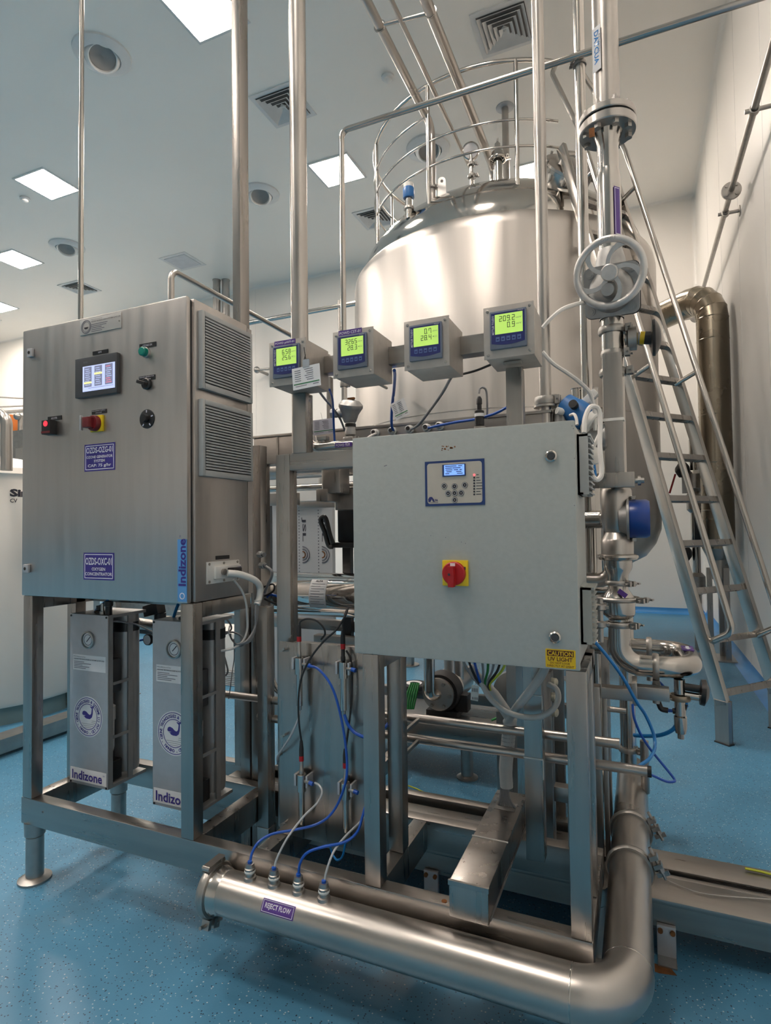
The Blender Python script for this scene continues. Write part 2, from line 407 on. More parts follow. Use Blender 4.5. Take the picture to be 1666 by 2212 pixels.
part('frame', bx(c.x-.32, c.x+.32, c.y-.30, c.y+.30, ZC-.006, ZC-.0005), 'grille', t)
part('panel', bx(c.x-.25, c.x+.25, c.y-.23, c.y+.23, ZC-.012, ZC-.006), mat('frosted_panel', (.55, .57, .60), .4), t)
# ---- round nozzle diffusers
def nozzle(px, py, label, tilt):
    c = at(px, py, Z=ZC)
    t = thing('jet_nozzle', label, 'air nozzle', c, 'round jet air nozzles in the ceiling')
    part('ring', MB().lathe([(.30, 0), (.295, -.02), (.24, -.045), (.19, -.05), (.185, -.02)], c, (0, 0, 1), 36, False), 'grille', t)
    ax = V((tilt[0], tilt[1], -1)).normalized()
    part('eyeball', MB().lathe([(.185, -.03), (.183, .03), (.165, .075), (.145, .095), (.135, .09), (.13, 0.0)], c, ax, 32, False), 'grille', t)
    part('throat', MB().lathe([(.135, .02), (.13, .06), (.001, .03)], c, ax, 24, False), mat('nozzle_inside', (.30, .29, .28), .6), t)
nozzle(221, 117, 'large round white ceiling air nozzle at the upper left beside the thin pipe', (.45, -.3))
nozzle(562, 418, 'round white ceiling air nozzle between the square post and the thick pipe', (.3, -.45))
nozzle(145, 532, 'round white ceiling air nozzle beside the thin pipe, lower left', (.3, -.4))
nozzle(925, 320, 'round white ceiling air nozzle seen through the tank guard rail', (.3, -.5))
def detector(px, py, label):
    c = at(px, py, Z=ZC)
    t = thing('smoke_detector', label, 'smoke detector', c, 'smoke detectors')
    part('base', MB().lathe([(.075, 0), (.075, -.02), (.05, -.03)], c, (0, 0, 1), 24), 'grille', t)
    part('sensor_cap', MB().lathe([(.045, -.028), (.045, -.055), (.02, -.07), (.001, -.07)], c, (0, 0, 1), 20), 'white', t)
detector(54, 428, 'small round smoke detector on the ceiling below the left light panel')
detector(838, 165, 'small round smoke detector on the ceiling left of the sloping pipes')
# ================================================================ FRONT SKID FRAME
YF = 1.59
sk = thing('equipment_skid', 'long brushed stainless skid frame carrying both control cabinets on a blue floor', 'frame', (-1.2, 1.8, 0))
def beam(x0, x1, y0, y1, z0, z1, mt='steelh', parent=sk, name='beam', bev=.004): return part(name, bx(x0, x1, y0, y1, z0, z1, bev), mt, parent)
YR = 2.02
beam(-2.307, -.128, 1.59, 1.64, .234, .338)
beam(-2.307, -2.252, 1.64, YR, .236, .337, 'steel'); beam(-1.476, -1.42, 1.64, YR, .236, .337, 'steel'); beam(-1.197, -1.146, 1.64, YR, .236, .337, 'steel')
beam(-.779, -.727, 1.64, YR, .236, .337, 'steel'); beam(-.182, -.13, 1.64, YR, .236, .337, 'steel')
beam(-2.307, -.128, YR, YR+.05, .234, .338)
for x0, x1, zt in ((-2.300, -2.246, 1.147), (-1.478, -1.422, 1.147), (-.772, -.72, 1.024), (-.182, -.130, 1.024)):
    beam(x0, x1, 1.59, 1.64, .338, zt, 'steel', name='post')
for x0, x1, zt in ((-2.300, -2.246, 1.147), (-.779, -.727, 1.0), (-.182, -.130, 1.024)):
    beam(x0, x1, 1.788, 1.84, .338, zt, 'steel', name='post')
for x0, x1 in ((-2.300, -2.246), (-1.478, -1.422)): beam(x0, x1, 1.64, 1.92, 1.093, 1.147, 'steel', name='cabinet_bearer')
for x0, x1 in ((-.772, -.72), (-.182, -.13)): beam(x0, x1, 1.64, 1.90, .976, 1.024, 'steel', name='cabinet_bearer')
beam(-2.246, -1.478, 1.87, 1.92, 1.093, 1.147, name='cabinet_bearer')
for x, y in ((-2.272, 1.625), (-.155, 1.66), (-2.272, 2.04), (-.155, 2.04)):
    ft = part('foot', MB().lathe([(.001, .006), (.033, .006), (.033, .175), (.030, .178), (.038, .182), (.040, .236)], (x, y, 0), n=20), 'zinc', sk)
    part('foot_plate', MB().lathe([(.001, 0), (.062, 0), (.062, .008), (.045, .016), (.033, .018)], (x, y, 0), n=24), 'zinc', ft)
a = at(960, 1947, Z=.338); part('bolt', MB().cyl((a.x, a.y, .337), (a.x, a.y, .3395), .008, n=14), 'rust', sk)
a = at(92, 1754, Y=YF); part('drill_hole', fdisc((a.x, a.z), .004, YF, .0012), 'dkhole', sk)
# ================================================================ OZONE CABINET
oc = thing('ozone_cabinet', 'tall brushed stainless ozone generator cabinet with touch screen and louvred side', 'cabinet', (-1.865, 1.75, 1.147))
X0, X1, Z0, Z1 = -2.306, -1.430, 1.149, 2.232
part('body', bx(X0+.012, X1, YF+.022, 1.915, Z0, Z1-.004, .004), 'cab', oc)
dr = part('door', bx(X0, X1-.012, YF-.004, YF+.016, Z0-.002, Z1, .006), 'cab', oc)
part('seal', bx(X0+.014, X1-.014, YF+.016, YF+.022, Z0+.004, Z1-.008), 'rubber', dr)
part('rear_flange', bx(X1-.004, X1, 1.915, 1.945, Z0, Z1-.015), 'cab', oc)
YD = YF-.004
def plate(name, l, t, r, b, mt, parent=dr, th=.004, Y=YD, bev=.001):
    x0, x1, z0, z1 = prect(l, t, r, b, Y)
    return part(name, bx(x0, x1, Y-th, Y, z0, z1, bev), mt, parent), (x0, x1, z0, z1, Y-th)
# name plate with round emblem
np_, (x0, x1, z0, z1, y) = plate('name_plate', 174, 684, 263, 717, 'nameplate', th=.003)
w, h = x1-x0, z1-z0
def whale(parent, cx, cz, r, Y, rot=0):
    P = [(-.52, .02), (-.47, .16), (-.33, .22), (-.12, .17), (.08, .02), (.22, -.02), (.34, .07), (.38, .25), (.40, .42), (.30, .50), (.22, .56), (.34, .57), (.43, .53), (.52, .61), (.63, .66), (.60, .56), (.50, .47), (.50, .28), (.48, .05), (.40, -.18), (.22, -.30), (-.05, -.30), (-.22, -.26), (-.30, -.17), (-.42, -.16), (-.30, -.13), (-.18, -.08), (-.34, -.09), (-.48, -.07)]
    return part('whale_print', MB().prism([(p*r, q*r) for p, q in P], (cx, Y, cz), (1, 0, 0), (0, 0, 1), (0, -.0006, 0)), 'navy', parent, smooth=False)
def ringmb(cx, cz, r, wd, Y, n=40): return MB().lathe([(r-wd/2, 0), (r+wd/2, 0), (r+wd/2, .0006), (r-wd/2, .0006), (r-wd/2, 0)], (cx, Y, cz), (0, -1, 0), n, False)
ex, ez = x0+w*.16, z0+h*.5
part('emblem_ring', ringmb(ex, ez, h*.42, h*.06, y), 'ink2', np_); part('emblem_ring', ringmb(ex, ez, h*.33, h*.03, y), 'ink2', np_)
part('emblem_half', MB().prism([(-.2*h, 0), (.2*h, 0), (.12*h, -.12*h), (-.12*h, -.12*h)], (ex, y, ez-.02*h), (1, 0, 0), (0, 0, 1), (0, -.0006, 0)), 'ink', np_)
ftext('OZONE TECHNOLOGIES & SYSTEMS (I) PVT LTD', x0+w*.29, x0+w*.99, z0+h*.70, z0+h*.79, y, 'ink', np_, .02)
ftext('Manufactured by', x0+w*.29, x0+w*.56, z0+h*.84, z0+h*.92, y, 'ink2', np_)
for i, f in enumerate((.78, .72, .50, .62, .52)):
    decal('print_line', x0+w*.29, x0+w*(.29+.5*f), z0+h*(.56-.115*i), z0+h*(.60-.115*i), y, 'ink2', np_, .0005)
part('rivet', fdisc((x1-w*.04, z0+h*.45), .003, y), 'zinc', np_)
# touch screen
hb, (x0, x1, z0, z1, y) = plate('touch_screen', 170, 771, 260, 856, 'dark', th=.016, bev=.002)
sx0, sx1, sz0, sz1 = prect(179, 787, 248.5, 842, y)
scn = decal('screen', sx0, sx1, sz0, sz1, y, 'hmi', hb, .0008)
sw, sh = sx1-sx0, sz1-sz0
for i in range(3):
    b0 = sx0+sw*(.05+.325*i); decal('screen_column', b0, b0+sw*.235, sz0+sh*.17, sz0+sh*.96, y-.0008, 'hmibox', scn, .0003)
    for j in range(9):
        decal('screen_text', b0+sw*(.03+.02*(j % 2)), b0+sw*(.20-.02*(j % 3)), sz0+sh*(.24+.078*j), sz0+sh*(.262+.078*j), y-.0011, 'hmired' if (i == 2 and j in (0, 1, 2, 8)) else 'hmi', scn, .0003)
for i, j in ((0, .30), (1, .62)):
    b0 = sx0+sw*(.05+.325*i); decal('screen_bar', b0-sw*.005, b0+sw*.235, sz0+sh*j, sz0+sh*(j+.07), y-.0012, 'hmiyel', scn, .0003)
decal('screen_rule', sx0+sw*.18, sx0+sw*.95, sz0+sh*.11, sz0+sh*.125, y-.0008, 'hmibox', scn, .0003)
ftext('delta', sx0+sw*.02, sx0+sw*.16, sz1+sh*.13, sz1+sh*.21, y, 'ink2', hb)
def tagplate(l, t, r, b, lines):
    p, (x0, x1, z0, z1, y) = plate('legend_plate', l, t, r, b, 'black', th=.002, bev=0); hh = (z1-z0)/len(lines)
    for i, s in enumerate(lines):
        L_ = (x1-x0)*min(.9, .07*len(s)); c = (x0+x1)/2
        ftext(s, c-L_/2, c+L_/2, z1-hh*(i+.75), z1-hh*(i+.28), y, 'lettering', p)
tagplate(201, 757, 234, 765, ['HMI']); tagplate(302, 741, 338, 751, ['OZONE ON']); tagplate(301, 811.5, 336, 822, ['OZONE GENERATOR', 'OFF  ON'])
tagplate(199, 885, 231, 894, ['INCOMING SUPPLY', 'ON/OFF']); tagplate(104, 899, 134, 908, ['HOOTER'])
a = at(316.5, 762, Y=YD); lp = part('pilot_lamp', MB().lathe([(.019, 0), (.019, .006), (.016, .008)], (a.x, YD, a.z), (0, -1, 0), 24), 'zinc', dr)
part('lens', MB().lathe([(.0165, .006), (.0165, .022), (.013, .026), (.001, .027)], (a.x, YD, a.z), (0, -1, 0), 24), 'green', lp)
a = at(319, 830, Y=YD); sw_ = part('selector_switch', MB().lathe([(.021, 0), (.021, .010), (.017, .014)], (a.x, YD, a.z), (0, -1, 0), 24), 'black', dr)
part('lever', MB().obox((a.x-.004, YD-.022, a.z+.001), (1, 0, -.35), (0, 1, 0), (.35, 0, 1), .040, .020, .013, .003), 'black', sw_)
a = at(318.5, 905, Y=YD); kn = part('rotary_knob', MB().lathe([(.035, 0), (.035, .003), (.033, .004)], (a.x, YD, a.z), (0, -1, 0), 32), 'black', dr)
part('grip', MB().lathe([(.015, .004), (.014, .022), (.001, .023)], (a.x, YD, a.z), (0, -1, 0), 16), 'black', kn)
for k in range(5):
    an = math.radians(90+72*k); dx, dz = math.cos(an), math.sin(an)
    part('scale_mark', MB().obox((a.x+dx*.027, YD-.0045, a.z+dz*.027), (dx, 0, dz), (0, 1, 0), (-dz, 0, dx), .009, .001, .004), 'lettering', kn)
mt_, (x0, x1, z0, z1, y) = plate('hooter', 104.5, 910, 123, 940, 'black', th=.030, bev=.002)
part('lamp_lens', fdisc(((x0+x1)/2, z1-(z1-z0)*.26), (x1-x0)*.22, y, .002), mat('red_lamp_lit', (1, .03, .05), .4, emit=1.0), mt_)
decal('green_mark', x0+.012, x0+.03, z0+.036, z0+.040, y, 'green', mt_); decal('red_band', x0, x1, z0+.004, z0+.012, y, 'maroon', mt_)
iso, (x0, x1, z0, z1, y) = plate('isolator_plate', 199, 898, 225, 933, 'yellow', th=.008)
cx, cz = (x0+x1)/2, (z0+z1)/2
part('isolator_body', bx(x0+.001, x1-.001, y+.002, YD, z0+.001, z1-.001), 'black', iso)
ih = part('isolator_handle', MB().lathe([(.030, 0), (.030, .012), (.027, .018), (.001, .018)], (cx-.004, y, cz), (0, -1, 0), 28), 'maroon', iso)
part('grip', MB().obox((cx-.010, y-.028, cz), (1, 0, 0), (0, 1, 0), (0, 0, 1), .034, .026, .040, .004), 'maroon', ih)
part('padlock_bar', bx(x0-.022, x0-.014, y-.030, y-.020, cz-.026, cz+.03, .001), 'alu', ih)
def signlabel(l, t, r, b, lines, parent=dr, Y=YD, mt='navy'):
    x0, x1, z0, z1 = prect(l, t, r, b, Y); s = part('label', bx(x0, x1, Y-.001, Y, z0, z1), mt, parent); w, h = x1-x0, z1-z0
    k = .035*w
    for q in ((x0+k, x1-k, z1-k*1.5, z1-k), (x0+k, x1-k, z0+k, z0+k*1.5), (x0+k, x0+k*1.5, z0+k, z1-k), (x1-k*1.5, x1-k, z0+k, z1-k)):
        decal('border', *q, Y-.001, 'lettering', s, .0004)
    for tx, fw, f0, f1, bd in lines:
        c = (x0+x1)/2; ftext(tx, c-w*fw/2, c+w*fw/2, z1-h*f1, z1-h*f0, Y-.0004, 'lettering', s, bd)
    return s
signlabel(183, 958, 249, 1017, [('OZDS-OZG-01', .86, .12, .34, .02), ('OZONE GENERATOR', .86, .43, .53, .02), ('SYSTEM', .36, .58, .68, .02), ('CAP: 75 g/hr', .76, .74, .88, .02)])
signlabel(181, 1194, 247, 1253, [('OZDS-OXC-01', .86, .18, .45, .02), ('OXYGEN', .44, .54, .66, .02), ('CONCENTRATOR', .88, .72, .84, .02)])
x0, x1, z0, z1 = prect(384, 1165, 404, 1300, YD)
st = decal('brand_sticker', x0, x1, z0, z1, YD, 'sticker', dr)
text('Indizone', (x1-.003, YD-.0015, z0+.055), (0, 0, 1), (-1, 0, 0), .165, .034, 'navy', st, .03)
text('TM', (x0+.016, YD-.0015, z0+.224), (0, 0, 1), (-1, 0, 0), .008, .006, 'navy', st)
part('emblem_ring', ringmb((x0+x1)/2, z0+.02, .010, .003, YD-.001), 'lettering', st)
for px, py in ((69, 763), (60.5, 1228)):
    a = at(px, py, Y=YD); lk = part('cam_lock', bx(a.x-.015, a.x+.015, YD-.012, YD, a.z-.017, a.z+.017, .003), 'alu', dr)
    part('keyway', fdisc((a.x-.002, a.z), .0065, YD-.012, .001), 'black', lk)
# louvred side grilles (each slat is a piece of its own)
def side_grille(z0, z1, n, label):
    g = part('side_grille', bx(X1, X1+.003, 1.636, 1.918, z0, z1), 'dkhole', oc, label)
    fm = MB()
    for q in ((1.630, 1.644, z0-.006, z1+.006), (1.910, 1.924, z0-.006, z1+.006), (1.644, 1.91, z1-.012, z1+.006), (1.644, 1.91, z0-.006, z0+.016)): fm.box(X1, X1+.020, q[0], q[1], q[2], q[3], .002)
    part('grille_frame', fm, 'vent', g)
    hgt = (z1-z0-.034)/n
    sl = MB().prism([(0, .002), (.012, -.003), (.0165, -.0055), (.018, -.005), (.018, .001), (.013, .0015), (.002, .006)], (0, 1.646, 0), (1, 0, 0), (0, 0, 1), (0, .262, 0)).mesh('slat', 'vent', False)
    for i in range(n): put('slat', sl, g, (X1+.003, 0, z0+.020+hgt*(i+.5)))
side_grille(1.915, 2.185, 22, 'upper louvred grille'); side_grille(1.602, 1.866, 22, 'lower louvred grille')
# socket panel on the side
def sp(px, py): return at(px, py, X=X1)
a, b, c_, d_ = sp(445, 1215), sp(515, 1208), sp(445, 1266), sp(515, 1250)
y0, y1 = a.y, b.y; zz0, zz1 = (c_.z+d_.z)/2, (a.z+b.z)/2
s1 = part('socket_plate', bx(X1, X1+.005, y0, y1, zz0, zz1, .002), 'white', oc)
part('socket_box', bx(X1+.005, X1+.016, y0+.035, y1-.004, zz0+.016, zz1-.018, .003), 'white', s1)
part('socket_face', bx(X1+.016, X1+.018, y0+.105, y1-.006, zz0+.030, zz1-.026), 'txblue', s1)
part('plug', MB().obox((X1+.030, y0+.125, (zz0+zz1)/2), (1, 0, 0), (0, 1, 0), (0, 0, 1), .030, .05, .028, .004), 'black', s1)
part('push_button', MB().cyl((X1+.016, y0+.075, (zz0+zz1)/2), (X1+.024, y0+.075, (zz0+zz1)/2), .012, n=16), 'zinc', s1)
for yy in (y0+.012, (y0+y1)/2, y1-.012):
    for zz in (zz0+.008, zz1-.008): part('screw', MB().cyl((X1+.005, yy, zz), (X1+.007, yy, zz), .005, n=10), 'zinc', s1)
lgp = part('legend_plate', bx(X1, X1+.002, sp(466, 1202).y, sp(495, 1200).y, sp(480, 1208).z, sp(480, 1200).z), 'black', oc)
# ================================================================ OXYGEN CONCENTRATORS
def concentrator():
    x0, x1, y0, y1, z0, z1 = -2.235, -2.013, 1.752, 1.955, .345, 1.055
    t = thing('oxygen_concentrator', 'silver upright oxygen concentrator with whole round emblem, left of the two', 'concentrator', ((x0+x1)/2, (y0+y1)/2, z0), 'oxygen concentrators under the steel cabinet')
    f = part('front_plate', bx(x0, x1, y0, y0+.006, z0, z1, .002), 'alu', t)
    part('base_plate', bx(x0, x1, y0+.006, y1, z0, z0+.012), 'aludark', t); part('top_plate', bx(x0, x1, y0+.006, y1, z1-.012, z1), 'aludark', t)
    for xx in (x0, x1-.006):
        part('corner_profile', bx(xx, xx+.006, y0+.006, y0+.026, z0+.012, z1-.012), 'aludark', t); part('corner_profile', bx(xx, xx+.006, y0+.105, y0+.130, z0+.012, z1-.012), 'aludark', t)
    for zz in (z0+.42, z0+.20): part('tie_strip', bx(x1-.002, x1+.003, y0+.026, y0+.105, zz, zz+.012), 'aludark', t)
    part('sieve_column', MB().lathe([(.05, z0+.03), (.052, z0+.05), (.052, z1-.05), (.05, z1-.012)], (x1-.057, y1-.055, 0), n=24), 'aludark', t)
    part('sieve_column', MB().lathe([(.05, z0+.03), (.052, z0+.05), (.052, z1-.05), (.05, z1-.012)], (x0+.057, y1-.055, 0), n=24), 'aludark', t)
    part('cylinder_band', MB().lathe([(.054, z1-.085), (.054, z1-.045)], (x1-.057, y1-.055, 0), n=24, caps=False), 'black', t)
    part('inner_panel', bx(x0+.02, x1-.07, y0+.06, y0+.066, z0+.012, z1-.012), 'dark', t)
    part('filter_bowl', MB().lathe([(.001, .0), (.026, .004), (.030, .02), (.030, .13), (.034, .135), (.034, .19), (.02, .20)], (x1-.06, y0+.048, z0+.13), n=18), 'white', t)
    part('valve_block', bx(x1-.075, x1-.02, y0+.03, y0+.085, z0+.38, z0+.52, .004), 'dark', t)
    part('valve_block', bx(x1-.07, x1-.015, y0+.03, y0+.085, z0+.02, z0+.10, .004), 'black', t)
    part('inner_hose', MB().path(smooth([(x1-.05, y0+.05, z0+.36), (x1-.03, y0+.07, z0+.43), (x1-.06, y0+.06, z0+.55), (x1-.04, y0+.05, z0+.62)]), .008), 'clear', t)
    # gauge
    gx, gz = (x0+x1)/2+.002, z1-.105
    g = part('pressure_gauge', MB().lathe([(.036, 0), (.036, .010), (.031, .012), (.030, .004), (.001, .004)], (gx, y0, gz), (0, -1, 0), 30), 'zinc', t)
    part('gauge_face', fdisc((gx, gz), .029, y0-.004, .0008), 'paper', g)
    part('gauge_needle', MB().obox((gx+.003, y0-.0055, gz+.003), (1, 0, 1), (0, 1, 0), (-1, 0, 1), .030, .001, .003), 'ink', g)
    part('gauge_print', ringmb(gx, gz, .022, .0025, y0-.0048), 'ink2', g)
    # maker's label
    lb = decal('maker_label', x0+.02, x1-.012, z1-.235, z1-.170, y0, 'paper', f, .0008)
    ftext('OZONE TECHNOLOGIES & SYSTEMS (I) PVT LTD', x0+.026, x1-.018, z1-.192, z1-.186, y0-.0008, 'ink', lb, .02)
    ftext('Manufactured by', x0+.026, x0+.095, z1-.181, z1-.176, y0-.0008, 'ink', lb)
    for i, f_ in enumerate((.06, .10, .05, .09, .07)): decal('print_line', x0+.026, x0+.026+f_, z1-.201-.0066*i, z1-.1985-.0066*i, y0-.0008, 'ink2', lb, .0004)
    # round emblem
    cx, cz, r = (x0+x1)/2-.002, z0+.285, .084
    em = part('emblem', fdisc((cx, cz), r, y0, .0008, 48), 'paper', f)
    part('emblem_ring', ringmb(cx, cz, r*.93, r*.03, y0-.0008), 'navy', em); part('emblem_ring', ringmb(cx, cz, r*.63, r*.03, y0-.0008), 'navy', em)
    whale(em, cx-r*.02, cz+.01, r*.72, y0-.0008)
    for i in range(5):
        zz = cz-r*(.18+.09*i); hw = math.sqrt(max(0, (r*.6)**2-(zz-cz)**2)); decal('wave_line', cx-hw*(.95 if i > 1 else -.45), cx+hw*.95, zz, zz+.0012, y0-.0008, 'ink2', em, .0004)
    lm = bmesh.new(); s_ = 'OZONE TECHNOLOGIES & SYSTEMS (I) PVT LTD * CHENNAI * '
    for i, ch in enumerate(s_):
        if ch == ' ': continue
        me = text_mesh(ch, .03); an = math.radians(200-360*i/len(s_)); rr = r*.71
        o_ = V((cx+math.cos(an)*rr, y0-.0014, cz+math.sin(an)*rr)); vv = V((math.cos(an), 0, math.sin(an))); uu = V((math.sin(an), 0, -math.cos(an)))
        xs = [q.co.x for q in me.vertices]; mx = (min(xs)+max(xs))/2
        for q in me.vertices: q.co = o_ + uu*((q.co.x-mx)*.0165) + vv*(q.co.y*.0165)
        lm.from_mesh(me); bpy.data.meshes.remove(me)
    me = bpy.data.meshes.new('emblem_lettering'); lm.to_mesh(me); lm.free(); me.materials.append(M['navy']); put('emblem_lettering', me, em)
    bs = decal('brand_strip', x0+.006, x1-.008, z0+.012, z0+.066, y0, 'paper', f, .0008)
    ftext('Indizone', x0+.018, x1-.030, z0+.020, z0+.058, y0-.0008, 'navy', bs, .02)
    ftext('TM', x1-.026, x1-.016, z0+.050, z0+.056, y0-.0008, 'navy', bs)
    for xx in (x0+.008, x1-.008):
        for zz in (z0+.006, z1-.008): part('screw', fdisc((xx, zz), .0045, y0, .002, 12), 'black', t)
    # fittings on top
    part('hose_fitting', MB().lathe([(.022, 0), (.022, .008), (.014, .012), (.014, .030), (.001, .031)], (x0+.105, y0+.06, z1), n=16), 'black', t)
    part('muffler', MB().lathe([(.014, 0), (.014, .035), (.018, .036), (.018, .055), (.001, .056)], (x1-.03, y0+.03, z1), n=16), 'black', t)
    part('fitting', MB().lathe([(.012, 0), (.012, .012), (.008, .014), (.008, .045), (.001, .046)], (x1-.065, y0+.03, z1), n=12), 'zinc', t)
    return t
k1 = concentrator()
k2 = copy_tree(k1, (.487, -.022, 0), 'silver upright oxygen concentrator half hidden behind the steel post, right of the two')
# ================================================================ UV CONTROL CABINET
uc = thing('uv_control_cabinet', 'square grey enamelled control cabinet with keypad, red isolator and UV caution sign', 'cabinet', (-.47, 1.75, 1.025))
GX0, GX1, GZ0, GZ1 = -.795, -.145, 1.025, 1.678
part('body', bx(GX0+.008, GX1-.004, YF+.016, 1.90, GZ0+.004, GZ1-.004, .006), 'paint', uc)
gd = part('door', bx(GX0, GX1, YF-.006, YF+.012, GZ0, GZ1, .005), 'paint', uc)
part('seal', bx(GX0+.006, GX1-.006, YF+.012, YF+.016, GZ0+.006, GZ1-.006), 'rubber', gd)
YG = YF-.006
def gp(cx, cy): return at(900+cx/10.41, 980+cy/10.41, Y=YG-.002)
kp, (x0, x1, z0, z1, y) = plate('keypad', 919, 994, 1047.5, 1092, 'panelblue', gd, .002, YG, 0)
w, h = x1-x0, z1-z0
def rrect(cx, cz, w, h, r, n=5):
    P = []
    for sx, sz, a0 in ((1, 1, 0), (-1, 1, 90), (-1, -1, 180), (1, -1, 270)):
        for i in range(n+1):
            a = math.radians(a0+90*i/n); P.append((cx+sx*(w/2-r)+r*math.cos(a), cz+sz*(h/2-r)+r*math.sin(a)))
    return P
def rplate(name, x0, x1, z0, z1, Y, r, mt, parent, t=.0006):
    return part(name, MB().prism(rrect((x0+x1)/2, (z0+z1)/2, x1-x0, z1-z0, r), (0, Y, 0), (1, 0, 0), (0, 0, 1), (0, -t, 0)), mt, parent, smooth=False)
kf = rplate('keypad_face', x0+w*.04, x1-w*.04, z0+h*.05, z1-h*.05, y, .008, 'beige', kp)
a, b = gp(592, 520), gp(1105, 225)
yk = y-.0006
part('display_bezel', bx(a.x, b.x, yk-.003, yk, a.z, b.z), 'panelblue', kp)
a2, b2 = gp(632, 495), gp(1082, 238)
ld = part('display', bx(a2.x, b2.x, yk-.0036, yk-.003, a2.z, b2.z), 'lcdblue', kp)
lw, lh = b2.x-a2.x, b2.z-a2.z
for i, segs in enumerate((((.06, .62), (.70, .90)), ((.06, .40), (.42, .82)), ((.08, .42), (.48, .70), (.76, .88)), ((.12, .38), (.60, .86)), ((.06, .26), (.64, .92)))):
    for s0, s1 in segs: decal('display_text', a2.x+lw*s0, a2.x+lw*s1, b2.z-lh*(.16+.18*i), b2.z-lh*(.09+.18*i), yk-.0036, 'ink', ld, .0003)
for cx, cy in ((625, 727), (857, 735), (1088, 705), (713, 893), (859, 889), (1006, 882), (862, 1042)):
    c = gp(cx, cy); bt = part('key', fdisc((c.x, c.z), .0085, yk, .0012, 24), 'ink', kp)
    part('key_ring', ringmb(c.x, c.z, .0066, .0014, yk-.0012, 24), 'wire' if 0 else 'lgrey', bt); part('key_dot', fdisc((c.x, c.z), .0014, yk-.0012, .0006, 10), 'beige', bt)
for i in range(8):
    c = gp(1300, 478+62.7*i); part('indicator', fdisc((c.x, c.z), .0027, yk, .001, 14), 'led' if i == 0 else 'ink', kp)
    e = gp(1345+(55, 70, 100, 130, 135, 140, 95, 115)[i], 475+62.7*i); s_ = gp(1345, 475+62.7*i); decal('print_line', s_.x, e.x, s_.z-.001, s_.z+.001, yk, 'ink', kp, .0003)
c, e = gp(305, 1085), gp(390, 1000); c2 = gp(345, 1040)
part('maker_logo', MB().prism([(-.010, -.006), (-.011, .002), (-.006, .0085), (.001, .0085), (.006, .002), (.0085, -.006), (.004, -.006), (.0, .002), (-.004, -.006)], (c2.x, yk, c2.z), (1, 0, 0), (0, 0, 1), (0, -.0005, 0)), 'txblue', kp, smooth=False)
b = gp(392, 1088); ftext('LFA', b.x, b.x+.013, b.z+.001, b.z+.008, yk, 'txblue', kp, .04); b = gp(310, 1108); decal('print_line', b.x, b.x+.024, b.z, b.z+.0012, yk, 'ink2', kp, .0003)
# isolator
pl, (x0, x1, z0, z1, y) = plate('isolator_plate', 958, 1210, 1013, 1265, 'yellow', gd, .010, YG, .002)
c = at(982, 1238.5, Y=y)
ds = part('isolator_dial', MB().lathe([(.033, 0), (.033, .010), (.030, .013), (.001, .013)], (c.x, y, c.z), (0, -1, 0), 36), 'red', pl)
part('isolator_handle', MB().prism([(-.009, .020), (.008, .020), (.010, -.012), (.008, -.036), (-.007, -.036), (-.010, -.012)], (c.x-.002, y-.013, c.z), (1, 0, 0), (0, 0, 1), (0, -.020, 0)), 'red', ds)
decal('white_mark', c.x-.008, c.x+.006, c.z+.021, c.z+.029, y-.013, 'paper', ds); decal('dark_mark', x1-.013, x1-.006, z1-.026, z1-.018, y, 'ink', pl)
part('pointer_dot', fdisc((c.x-.006, c.z-.001), .0035, y-.033, .0006, 12), 'ink', ds)
for px, py in ((1191, 985.5), (1199.5, 1376.5)):
    a = at(px, py, Y=YG); lk = part('lock', MB().lathe([(.0155, 0), (.0155, .006), (.012, .009), (.0115, .004), (.001, .004)], (a.x, YG, a.z), (0, -1, 0), 28), 'pipe', gd)
    part('lock_core', MB().lathe([(.0105, .004), (.0095, .008), (.001, .008)], (a.x, YG, a.z), (0, -1, 0), 20), 'dark', lk)
x0, x1, z0, z1 = prect(1179, 1403, 1244, 1443, YG)
cs = rplate('caution_sign', x0, x1, z0, z1, YG, .003, 'caution', gd, .001)
w, h = x1-x0, z1-z0; mbrown = mat('caution_brown', (.09, .02, .012), .5)
M['cbrown'] = mbrown
bb = decal('caution_band', x0+w*.05, x1-w*.06, z1-h*.37, z1-h*.06, YG-.001, 'cbrown', cs, .0004)
ftext('CAUTION', x0+w*.08, x1-w*.09, z1-h*.335, z1-h*.095, YG-.0014, 'caution', bb, .02)
ftext('UV LIGHT', x0+w*.08, x1-w*.10, z1-h*.64, z1-h*.42, YG-.0006, 'cbrown', cs, .02)
ftext('DO NOT LOOK', x0+w*.16, x1-w*.18, z1-h*.79, z1-h*.685, YG-.0006, 'cbrown', cs, .01); ftext('DIRECTLY AT LIGHT', x0+w*.05, x1-w*.05, z1-h*.955, z1-h*.84, YG-.0006, 'cbrown', cs, .01)
fk = MB()
for i in range(14):
    a = at(953+random.random()*36, 963+random.random()*11, Y=YG); s_ = .001+random.random()*.002
    fk.prism([(-s_, -s_*.6), (s_*1.4, -s_), (s_, s_*.8), (-s_*.5, s_)], a, (1, 0, 0), (0, 0, 1), (0, -.0004, 0))
part('paint_chips', fk, 'rust', gd, smooth=False)
fk = MB()
for px, py in ((833, 1006), (1236, 920), (1239, 926), (1241, 990), (1241, 1092), (1006, 1174), (997, 1171), (963, 1161), (931, 1157)):
    a = at(px, py, Y=YG); fk.obox((a.x, a.y-.0002, a.z), (1, 0, .3), (0, 1, 0), (-.3, 0, 1), .002+.008*(px == 833), .0004, .0022)
part('scuff_marks', fk, 'ink2', gd, smooth=False)
